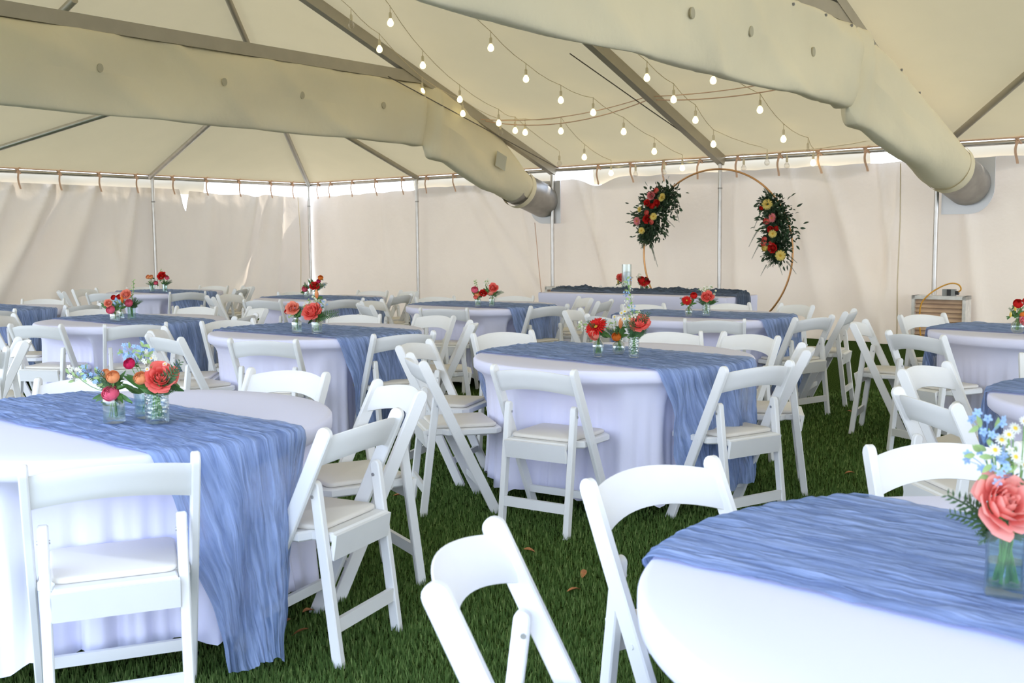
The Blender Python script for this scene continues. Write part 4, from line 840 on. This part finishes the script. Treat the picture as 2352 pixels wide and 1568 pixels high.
def rose_mb(seed=1):
    rg = random.Random(seed); mb = MB()
    for n, p0, p1, L, hf, r0 in ((4, -25, -50, .60, 1.1, .10), (5, -10, -40, .66, .9, .18), (6, 5, -38, .72, .78, .26), (7, 18, -28, .78, .66, .33), (8, 32, -18, .80, .58, .40), (8, 48, -4, .80, .54, .46), (8, 66, 18, .78, .52, .50), (8, 88, 50, .70, .50, .52)):
        for k in range(n):
            petal(mb, L * rg.uniform(.9, 1.08), hf * rg.uniform(.9, 1.1), math.radians(p0 + rg.uniform(-8, 8)), math.radians(p1 + rg.uniform(-12, 12)), r0 * rg.uniform(.9, 1.1), 2 * PI * k / n + rg.uniform(-.3, .3) + n, -0.42 + rg.uniform(-.04, .04), tip=rg.uniform(0.2, 0.9))
    return mb
def ranunculus_mb(seed=1):
    rg = random.Random(seed); mb = MB()
    for k, (rho, t0) in enumerate(((.30, 5), (.42, 14), (.54, 24), (.66, 34), (.78, 46), (.9, 60), (1.0, 74))):
        n = 4 + k // 2
        for q in range(n):
            az = 2 * PI * q / n + k * 1.1; rows = []; uvs = []; hf = PI / n * 1.35
            for j in range(6):
                v = j / 5; th = math.radians(150 - (150 - t0) * v); R = rho * (1 + 0.04 * v); row = []
                for i in range(5):
                    u = -1 + 2 * i / 4; a = az + u * hf * (0.6 + 0.4 * math.sin(PI * min(1, v * 0.9))); tt = th + math.radians(10) * u * u * v
                    row.append(Vector((R * math.sin(tt) * math.cos(a), R * math.sin(tt) * math.sin(a), R * math.cos(tt) * 0.92)))
                rows.append(row); uvs.append([(0.5, v)] * 5)
            mb.grid(rows, uvs)
    return mb
def tulip_mb(seed=1):
    mb = MB()
    for k in range(9):
        petal(mb, 1.9, 0.75, math.radians(38 - (k % 3) * 8), math.radians(-28), 0.12, 2 * PI * k / 6 + (k > 5) * 0.5, -0.9, nv=6)
    return mb
def gerbera_mb(seed=1):
    rg = random.Random(seed); mb = MB()
    for n, L, ph, z in ((24, .82, 80, -.06), (24, .78, 72, -.02), (20, .52, 58, .02), (18, .34, 42, .05)):
        for k in range(n): petal(mb, L * rg.uniform(.92, 1.05), .085, math.radians(ph), math.radians(ph + 18), .16, 2 * PI * (k + rg.uniform(-.2, .2)) / n, z, nu=2, nv=3, wrap=False)
    return mb
def daisy_mb(seed=1):
    mb = MB()
    for k in range(12): petal(mb, .72, .15, math.radians(78), math.radians(98), .28, 2 * PI * k / 12, 0, nu=2, nv=3, wrap=False)
    return mb
def eye_mb(r, h): return MB().lathe([(r, -0.06), (r, 0.02), (r * .8, h * .7), (r * .4, h), (0.001, h * 1.02)], 12)
def star_mb(seed=1):
    rg = random.Random(seed); mb = MB()
    for s in range(9):
        c = Vector((rg.uniform(-1, 1), rg.uniform(-1, 1), rg.uniform(-.6, .9))); m2 = MB()
        mb.tube([Vector((0, 0, -1.0)), c * 0.5 + Vector((0, 0, -.3)), c], 0.025, 4)
        for k in range(5): petal(m2, .26, .10, math.radians(70), math.radians(95), .04, 2 * PI * k / 5, 0, nu=2, nv=2, wrap=False)
        Q = Matrix.Translation(c) @ Vector((rg.uniform(-.8, .8), -1.2, rg.uniform(0, 1.2))).to_track_quat('Z', 'Y').to_matrix().to_4x4()
        mb.add([Q @ Vector(p) for p in m2.v], m2.f, m2.uv)
    return mb
KIND = dict(rose=('rose_bloom', rose_mb, 1.06), ranunculus=('ranunculus_bloom', ranunculus_mb, 1.0), tulip=('tulip_bloom', tulip_mb, 0.9), gerbera=('gerbera_bloom', gerbera_mb, 1.0), daisy=('chamomile_bloom', daisy_mb, 1.0), sprig=('blossom_sprig', star_mb, 1.0))
_bm = {}
def bloom_mesh(kind, col, seed=1):
    key = (kind, col, seed)
    if key not in _bm:
        me = KIND[kind][1](seed).mesh(KIND[kind][0], angle=180); me.materials.append(PM[{'pink': 'pink'}.get(col, col)]); _bm[key] = me
    return _bm[key]
EYE_G = eye_mb(.2, .10).mesh('flower_eye'); EYE_G.materials.append(CENTER)
EYE_D = eye_mb(.34, .22).mesh('flower_eye'); EYE_D.materials.append(principled('daisy_eye', (0.80, 0.50, 0.04), 0.8))
def add_bloom(parent, kind, col, p, r, face, rng, wide=1.0):
    o = obj(KIND[kind][0], bloom_mesh(kind, col, rng.randint(1, 2)), None, parent)
    q = Vector(face).to_track_quat('Z', 'Y').to_matrix().to_4x4() @ Matrix.Rotation(rng.uniform(0, 6.28), 4, 'Z')
    sc = r / KIND[kind][2]
    o.matrix_local = Matrix.Translation(p) @ q @ Matrix.Diagonal((sc, sc, sc, 1))
    if kind in ('gerbera', 'daisy'): e = obj('flower_eye', EYE_G if kind == 'gerbera' else EYE_D, None, o)
    return o
def leaf_to(mb, p, d, L, W, rng, fold=0.25, nrm=None):
    d = Vector(d).normalized(); nrm = (nrm or Vector((rng.uniform(-1, 1), -1, rng.uniform(-.4, 1)))); s = d.cross(nrm)
    if s.length < 1e-3: s = d.cross(Vector((0.3, 0.2, 1)))
    s.normalize(); n = s.cross(d); rows = []
    for j in range(5):
        v = j / 4; w = W * math.sin(PI * (0.06 + 0.9 * v)) ; c = Vector(p) + d * (L * v) - n * (L * 0.22 * v * v)
        rows.append([c - s * w + n * (w * fold), c, c + s * w + n * (w * fold)])
    mb.grid(rows)
def fern_to(mb, p, d, L, rng, w=0.28, n=11, lw=0.10):
    d = Vector(d).normalized(); s = d.cross(Vector((0.1, -1, 0.2))); s.normalize(); nn = s.cross(d); pts = []
    for j in range(n + 1):
        v = j / n; pts.append(Vector(p) + d * (L * v) - Vector((0, 0, 1)) * (L * 0.16 * v * v))
    mb.tube(pts, 0.0011 + L * 0.003, 4, cap=False)
    for j in range(1, n + 1):
        v = j / n; l = L * w * (1 - 0.75 * v) + 0.003
        for sg in (-1, 1):
            dd = (d * 0.7 + s * sg + nn * rng.uniform(-.3, .3)).normalized(); q = pts[j]
            s2 = dd.cross(nn).normalized() * (l * lw * 1.4)
            mb.add([q, q + dd * l * .5 + s2, q + dd * l, q + dd * l * .5 - s2], [(0, 1, 2, 3)])
def bez(p, q, bend, n=6): return [Vector(p).lerp(Vector(q), i / n) + Vector(bend) * (4 * (i / n) * (1 - i / n)) for i in range(n + 1)]
# vases
def vase(kind, h, w, label, loc, group):
    t = thing('glass_vase', label, 'vase', loc, random.uniform(0, 0.8), group)
    r = w / 2; g = MT['glass']
    if kind == 'square':
        prof = [(r * .86, 0.0), (r * .92, 0.004), (r * .92, h * .62), (r * .86, h * .72), (r * .55, h * .80), (r * .48, h * .92), (r * .56, h), (r * .50, h), (r * .42, h * .92), (r * .48, h * .81), (r * .80, h * .70), (r * .85, h * .6), (r * .85, 0.012), (0.001, 0.012)]; sq = 0.8
    elif kind == 'straight':
        prof = [(r * .9, 0.0), (r * .98, 0.005), (r * .92, h * .55), (r, h * .95), (r, h), (r * .9, h), (r * .84, h * .6), (r * .86, 0.014), (0.001, 0.014)]; sq = 0.8; g = MT['ribbed']
    elif kind == 'bud':
        prof = [(r * .62, 0.0), (r * .70, 0.005), (r * .96, h * .26), (r, h * .40), (r * .86, h * .50), (r * .42, h * .64), (r * .36, h * .78), (r * .52, h), (r * .44, h), (r * .28, h * .78), (r * .34, h * .64), (r * .8, h * .48), (r * .9, h * .38), (r * .6, 0.014), (0.001, 0.014)]; sq = 0.0
    elif kind == 'bulb':
        prof = [(r * .55, 0.0), (r * .7, 0.004), (r * .95, h * .20), (r, h * .36), (r * .9, h * .54), (r * .45, h * .70), (r * .30, h * .80), (r * .38, h), (r * .32, h), (r * .24, h * .8), (r * .4, h * .69), (r * .84, h * .52), (r * .93, h * .34), (r * .6, 0.012), (0.001, 0.012)]; sq = 0.0
    else:  # cut cylinder
        prof = [(r * .88, 0.0), (r * .95, 0.005), (r, h * .5), (r * .97, h * .85), (r, h), (r * .9, h), (r * .86, h * .5), (r * .85, 0.016), (0.001, 0.016)]; sq = 0.0; g = MT['cut']
    seg = {'bud': 8, 'square': 24, 'straight': 24}.get(kind, 20)
    obj('glass_body', MB().lathe(prof, seg, sq=sq, cap0=True), g, t, angle=30 if kind == 'bud' else 50)
    rr = r * (0.80 if kind in ('square', 'straight', 'cut') else 0.55)
    obj('water', MB().lathe([(rr, 0.018), (rr * 1.02, h * .25), (rr, h * .5), (0.001, h * .5)], 16, cap0=True, sq=sq), MT['water'], t)
    return t
VK = dict(A1=('square', .12, .062), A2=('cut', .10, .080), A3=('straight', .085, .066), C1=('bud', .142, .060), C2=('bulb', .10, .070), C3=('cut', .107, .056), B1=('square', .11, .058), B2=('square', .115, .064),
    D1=('square', .09, .064), D2=('square', .09, .05), D3=('straight', .11, .056), F1=('straight', .09, .055), F2=('straight', .10, .055), G1=('square', .10, .055), G2=('square', .10, .055), H1=('square', .10, .062), H2=('square', .11, .056),
    I1=('bulb', .10, .060), I2=('cut', .10, .066), J1=('bulb', .11, .085), R1=('straight', .110, .066), T1=('square', .11, .06), T2=('square', .11, .06))
VL = dict(A1='clear square bottle vase, left on the front left table', A2='cut crystal tumbler vase on the front left table', A3='pale ribbed jar behind the crystal tumbler on the front left table',
    C1='faceted bud vase, leftmost of three on the middle table', C2='small round bulb vase, middle of three on the middle table', C3='cut crystal cylinder vase, rightmost of three on the middle table',
    B1='square glass vase, left on the table behind the front left one', B2='square glass vase, right on the table behind the front left one',
    D1='squat square vase with pink ranunculus on the left table', D2='slim vase behind the squat one on the left table', D3='ribbed glass vase with fern on the left table',
    F1='left glass vase on the table beside the draped wall', F2='right glass vase on the table beside the draped wall', G1='left glass vase on the back table near the corner pole', G2='right glass vase on the back table near the corner pole',
    H1='left glass vase on the table left of the head table', H2='right glass vase on the table left of the head table', I1='round vase of red flowers on the table before the hoop', I2='cut glass vase of coral rose on the table before the hoop',
    J1='round vase at the right photo edge before the louvred vent', R1='tall ribbed glass vase on the front right table', T1='left vase on the head table', T2='right vase on the head table')
BL = dict(A1='bouquet of pink and peach ranunculus with blue sprigs, front left table', A2='bouquet with a large coral rose and blue sprigs, front left table', A3='green leaves standing in the ribbed jar, front left table',
    C1='single red gerbera with salmon bloom on the middle table', C2='orange and peach blooms in the bulb vase, middle table', C3='coral rose with chamomile and a tall pale blue spire, middle table',
    B1='salmon rose on the table behind the front left one', B2='large coral rose and peach bloom on the table behind the front left one',
    D1='hot pink ranunculus and salmon rose, left on the left table', D2='two dark red ranunculus on the left table', D3='orange, salmon and pink blooms with fern on the left table',
    F1='peach and pink blooms on the table beside the draped wall', F2='red rose with pink bud on the table beside the draped wall', G1='small pink bloom on the back table near the corner pole', G2='red rose with orange bloom on top, back table near corner pole',
    H1='pink, red and peach blooms on the table left of the head table', H2='coral and salmon blooms on the table left of the head table', I1='two bright red flowers on the table before the hoop', I2='coral rose with chamomile on the table before the hoop',
    J1='red, yellow, orange and pink bouquet at the right photo edge', R1='large pale coral rose bouquet with chamomile on the front right table', T1='coral rose bouquet with yellow bud on the head table', T2='red gerbera bouquet on the head table')
WN = {'red', 'magenta'}
TOPZ = 0.765
for key, (xy, items) in BQ.items():
    rng = random.Random(key)
    kind, h, w = VK[key]
    loc = Vector((xy[0], xy[1], TOPZ))
    if key == 'T1': loc = T(9.36, 2.98, 0.80)
    if key == 'T2': loc = T(9.63, 2.96, 0.80)
    if key[0] == 'T': loc.z = 0.757 + 0.012
    vase(kind, h, w, VL[key], loc, 'glass vases on the tables')
    t = thing('bouquet', BL[key], 'flowers', loc + Vector((0, 0, 0.016)), 0, 'bouquets on the tables')
    stems = MB(); fol = MB(); fer = MB(); spr = MB(); near = key in ('A1', 'A2', 'C1', 'C2', 'C3', 'R1', 'B1', 'B2')
    neck = Vector((0, 0, h * 0.9 - 0.016)); nr = w * 0.14
    for (kd, col, dx, dz, r) in items:
        dz -= 0.016
        p = Vector((dx, -r * 0.6 + rng.uniform(-.02, .02) if kd not in ('leaf', 'fern') else rng.uniform(-.03, .02), dz))
        nk = neck + Vector((rng.uniform(-nr, nr), rng.uniform(-nr, nr), 0)); bt = Vector((rng.uniform(-w, w) * .25, rng.uniform(-w, w) * .25, 0.004))
        out = Vector((dx, -0.05, max(0.02, dz - h)))
        if kd in ('rose', 'ranunculus', 'tulip', 'gerbera', 'daisy'):
            face = Vector((dx * 3 + rng.uniform(-.25, .25), -0.85, 0.55 + rng.uniform(-.15, .2)))
            if kd == 'tulip': face = Vector((dx, -0.25, 1))
            if key == 'C1' and kd == 'gerbera': face = Vector((-0.55, -0.65, 0.75))
            if key == 'C1' and kd == 'ranunculus': face = Vector((-0.5, -0.6, -0.4))
            face.normalize(); c = {'pink': 'pink', 'red': 'red'}.get(col, col)
            if kd == 'rose' and col == 'pink': c = 'rosepink'
            if kd == 'rose' and key == 'R1' and col == 'coral': c = 'palecoral'
            add_bloom(t, kd, c, p, max(r, .008), face, rng)
            tp_ = p - face * r * 0.5
            stems.tube([bt, nk] + bez(nk, tp_, (dx * .15, 0, 0.0), 4)[1:], 0.0022 if r > .02 else 0.0012, 5)
            if r > .015:
                for _ in range(4): leaf_to(fol, tp_ - face * r * 0.3, Vector((rng.choice((-1, 1)) * rng.uniform(.5, 1.5), rng.uniform(0.0, .5), rng.uniform(-1.0, .5))) - face * 0.35, r * rng.uniform(1.1, 1.6), r * .24, rng)
        elif kd == 'sprig':
            o = obj('blossom_sprig', bloom_mesh('sprig', col if col in PM else 'white', rng.randint(1, 2)), None, t); o.matrix_local = Matrix.Translation(p) @ Matrix.Rotation(rng.uniform(-1, 1), 4, 'Y') @ Matrix.Scale(0.026 if near else 0.03, 4)
            stems.tube([bt, nk] + bez(nk, p, (0, 0, -0.02), 5)[1:], 0.0012, 4)
            for _ in range(5): leaf_to(spr, p + Vector((rng.uniform(-.02, .02), 0, rng.uniform(-.02, .02))), (rng.uniform(-1, 1), -.3, rng.uniform(-.6, 1)), .022, .005, rng)
        elif kd == 'spire':
            pts = [bt, nk] + bez(nk, p, (0.01, 0, 0), 8)[1:]; stems.tube(pts, 0.0018, 5)
            if col == 'blue':
                for k in range(9):
                    q = pts[-1].lerp(nk, 0.08 * k); s = 0.018 + 0.001 * k
                    o = obj('blossom_sprig', bloom_mesh('sprig', 'blue' if k % 3 == 0 else 'white', 1), None, t); o.matrix_local = Matrix.Translation(q + Vector((0.012 * (-1) ** k, 0, -.004))) @ Matrix.Rotation(k * 1.1, 4, 'Z') @ Matrix.Scale(s * .75, 4)
            for k in range(12): leaf_to(spr, pts[-1].lerp(nk, 0.07 * k), ((-1) ** k, rng.uniform(-.5, .5), .6), .02, .006, rng)
        elif kd == 'leaf':
            d = Vector((dx, -.02, dz - neck.z)); L = d.length * 1.15
            for _ in range(3): leaf_to(fol, neck + Vector((rng.uniform(-nr, nr), 0, 0)) + d * 0.2, d + Vector((rng.uniform(-.02, .02), rng.uniform(-.03, .02), rng.uniform(-.02, .02))), L * rng.uniform(.6, .9), L * 0.11, rng)
            stems.tube([bt, nk], 0.0016, 5)
        elif kd == 'fern':
            d = Vector((dx, -.01, dz - neck.z)); L = d.length * 1.15
            for _ in range(2): fern_to(fer, nk, d + Vector((rng.uniform(-.02, .02), rng.uniform(-.03, .02), rng.uniform(-.02, .02))), L * rng.uniform(.85, 1.05), rng)
            stems.tube([bt, nk], 0.0016, 5)
    if key != 'A3':
        for _ in range(7): leaf_to(fol, neck + Vector((rng.uniform(-nr, nr), rng.uniform(-nr, nr), 0)), (rng.uniform(-1.3, 1.3), rng.uniform(-.8, .8), rng.uniform(0.4, 1.6)), rng.uniform(.04, .085), rng.uniform(.007, .012), rng)
        for _ in range(4): fern_to(fer, neck, (rng.uniform(-1.2, 1.2), rng.uniform(-.6, .6), rng.uniform(0.5, 1.5)), rng.uniform(.06, .11), rng)
        for _ in range(5): stems.tube([(rng.uniform(-w, w) * .3, rng.uniform(-w, w) * .3, 0.004), (rng.uniform(-nr, nr), rng.uniform(-nr, nr), neck.z)], 0.0018, 5)
    if stems.v: obj('stems', stems, MT['stem'], t)
    if fol.v: obj('leaves', fol, MT['leaf'], t, angle=180)
    if fer.v: obj('fern_fronds', fer, MT['fern'], t, smooth=False)
    if spr.v: obj('small_leaves', spr, MT['sprig'], t, angle=180)
# hurricane cylinder on the head table
p = T(9.50, 3.12, 0.765)
t = thing('hurricane_vase', 'tall clear glass cylinder between the bouquets on the head table', 'vase', p)
obj('glass_body', MB().lathe([(0.055, 0), (0.06, 0.005), (0.06, 0.33), (0.056, 0.33), (0.056, 0.012), (0.001, 0.012)], 28, cap0=True), MT['glass'], t)
cd = thing('pillar_candle', 'white pillar candle inside the tall glass cylinder', 'candle', p + Vector((0, 0, 0.013)))
obj('wax', MB().lathe([(0.036, 0), (0.037, 0.22), (0.030, 0.228), (0.001, 0.222)], 20, cap0=True), MT['candle'], cd)
obj('wick', MB().tube([(0, 0, 0.222), (0, 0, 0.237)], 0.0015, 5), MT['black'], cd)

# ================================================================== FLOWER HOOP
hb, ha, hz, hr = 0.58, 9.33, 1.205, 1.165
hbase = T(ha, hb, 0)
t = thing('hoop_arch', 'large copper coloured metal hoop standing before the back wall', 'arch', hbase, TH)
obj('ring', MB().tube([(hr * math.cos(2 * PI * k / 96), 0, hz + hr * math.sin(2 * PI * k / 96)) for k in range(97)], 0.0135, 10, cap=False), MT['hoop'], t)
obj('foot_bar', MB().box((-0.45, -0.02, 0), (0.45, 0.02, 0.035)), MT['hoop'], t, smooth=False)
for s in (-1, 1): obj('foot_bar', MB().box((s * 0.40 - 0.02, -0.3, 0), (s * 0.40 + 0.02, 0.3, 0.03)), MT['hoop'], t, smooth=False)
def garland(label, line, blooms, seed, wisps, spread):
    rng = random.Random(seed); c = line[len(line) // 2]
    base = T(c[0], hb, c[1]); t = thing('flower_garland', label, 'garland', base, TH, 'garlands on the hoop')
    fol = MB(); fer = MB()
    loc = lambda a, z, b=0.0: Vector((a - c[0], -b, z - c[1]))
    def at(s):
        s = s * (len(line) - 1); i = min(int(s), len(line) - 2); f = s - i
        return loc(line[i][0] * (1 - f) + line[i + 1][0] * f, line[i][1] * (1 - f) + line[i + 1][1] * f)
    for k in range(1500):
        s = rng.random(); q = at(s); w = spread * (0.45 + 0.55 * math.sin(PI * min(1, max(0.08, s))))
        o = Vector((rng.gauss(0, w * .50), -abs(rng.gauss(0, .07)), rng.gauss(0, w * .42)))
        leaf_to(fol, q + o, o + Vector((rng.uniform(-.12, .12), -.08, rng.uniform(-.14, .10))), rng.uniform(.04, .09), rng.uniform(.008, .018), rng)
    for k in range(70):
        s = rng.random(); q = at(s); an = rng.uniform(0, 6.28)
        fern_to(fer, q + Vector((0, -.05, 0)), (math.cos(an), -.35, math.sin(an) - 0.15), rng.uniform(.10, .21), rng, w=.30, lw=.16)
    for (a, z, da, dz, L) in wisps: fern_to(fer, loc(a, z, .05), (da, -.1, dz), L * .7, rng, w=.075, n=18, lw=.20)
    obj('leaves', fol, MT['dark'], t, angle=180); obj('fern_fronds', fer, MT['dark'], t, smooth=False)
    for kd, col, a, z, r in blooms:
        add_bloom(t, kd, col, loc(a, z, .17 + r * .3), r * .9, (rng.uniform(-.35, .35), -1, rng.uniform(-.2, .3)), rng)
    return t
garland('green garland with red, pink and yellow flowers on the hoop, upper left', [(8.66, 2.08), (8.50, 1.98), (8.38, 1.86), (8.32, 1.72), (8.30, 1.58), (8.26, 1.44)],
    [('gerbera', 'yellow', 8.58, 2.00, .075), ('gerbera', 'yellow', 8.20, 1.84, .05), ('gerbera', 'yellow', 8.44, 1.73, .065), ('gerbera', 'yellow', 8.24, 1.53, .06), ('rose', 'red', 8.32, 1.93, .055), ('rose', 'red', 8.48, 1.92, .065), ('ranunculus', 'red', 8.41, 1.88, .045), ('rose', 'red', 8.33, 1.69, .07),
     ('ranunculus', 'coral', 8.48, 2.10, .045), ('ranunculus', 'coral', 8.32, 1.79, .04), ('ranunculus', 'coral', 8.40, 1.65, .04), ('rose', 'rosepink', 8.39, 2.03, .065), ('gerbera', 'rosepink', 8.16, 1.67, .07)], 3,
    [(8.15, 1.7, -.9, .55, .34), (8.1, 1.62, -1, .35, .32), (8.7, 1.9, .45, -1, .34), (8.30, 1.42, .35, -1, .42), (8.32, 1.3, .5, -1, .40), (8.55, 1.7, .9, -.5, .28), (8.5, 1.62, .7, -.9, .26), (8.72, 2.05, .5, -1, .36)], .26)
garland('green garland with yellow, pink and coral flowers on the hoop, right side', [(10.18, 1.92), (10.25, 1.78), (10.29, 1.62), (10.30, 1.46), (10.30, 1.30), (10.29, 1.14)],
    [('gerbera', 'yellow', 10.21, 1.85, .085), ('gerbera', 'yellow', 10.29, 1.46, .065), ('ranunculus', 'yellow', 10.18, 1.27, .05), ('gerbera', 'yellow', 10.41, 1.17, .085), ('gerbera', 'rosepink', 10.28, 1.67, .075), ('ranunculus', 'coral', 10.20, 1.63, .05), ('ranunculus', 'coral', 10.17, 1.39, .04), ('ranunculus', 'coral', 10.16, 1.33, .05), ('ranunculus', 'red', 10.12, 1.81, .035), ('rose', 'red', 10.25, 1.52, .05), ('ranunculus', 'red', 10.34, 1.53, .04), ('rose', 'red', 10.28, 1.27, .075), ('ranunculus', 'coral', 10.26, 1.33, .035)], 8,
    [(10.05, 1.75, -.5, -1, .30), (10.0, 1.5, -.5, -.8, .30), (10.05, 1.35, -.6, -1, .32), (10.4, 1.2, 1, -.5, .30), (10.3, 1.1, .5, -1, .26), (10.42, 1.1, 1, -.9, .30), (10.36, 1.8, .8, .3, .22), (10.15, 1.05, -.5, -.8, .22)], .21)

# ================================================================== DRY LEAVES
lf = MB(); rg = random.Random(2); leaf_to(lf, (-.03, 0, 0.004), (1, 0, .1), .06, .013, rg, fold=0.6, nrm=Vector((0, 0, 1)))
lfm = lf.mesh('dry_leaf', angle=180); lfm.materials.append(MT['leafdry'])
for k, (x, y, lab) in enumerate(((0.07, 4.50, 'orange dry leaf on the turf before the middle table'), (0.28, 4.17, 'dry leaf on the turf beside the back left chair of the front right table'), (0.23, 3.97, 'pale dry leaf, lowest on the turf in the central aisle'),
    (-0.75, 3.76, 'dry leaf under the front right chair of the front left table, farthest of three'), (-0.81, 3.65, 'dry leaf under the front right chair of the front left table, middle of three'), (-0.74, 3.55, 'dry leaf under the front right chair of the front left table, nearest of three'),
    (-0.61, 5.54, 'dry leaf on the turf right of the aisle chair behind the front left table'), (2.64, 8.22, 'dry leaf on the turf in the right aisle before the hoop table'), (3.05, 9.6, 'dry leaf far back in the right aisle'), (1.94, 6.0, 'dry leaf on the turf right of the middle table'))):
    o = obj('dry_leaf', lfm, None); o.location = (x, y, 0.022); o.rotation_euler = (rg.uniform(-.3, .3), rg.uniform(-.3, .3), rg.uniform(0, 6)); tag(o, lab, 'leaf', 'dry leaves on the turf')
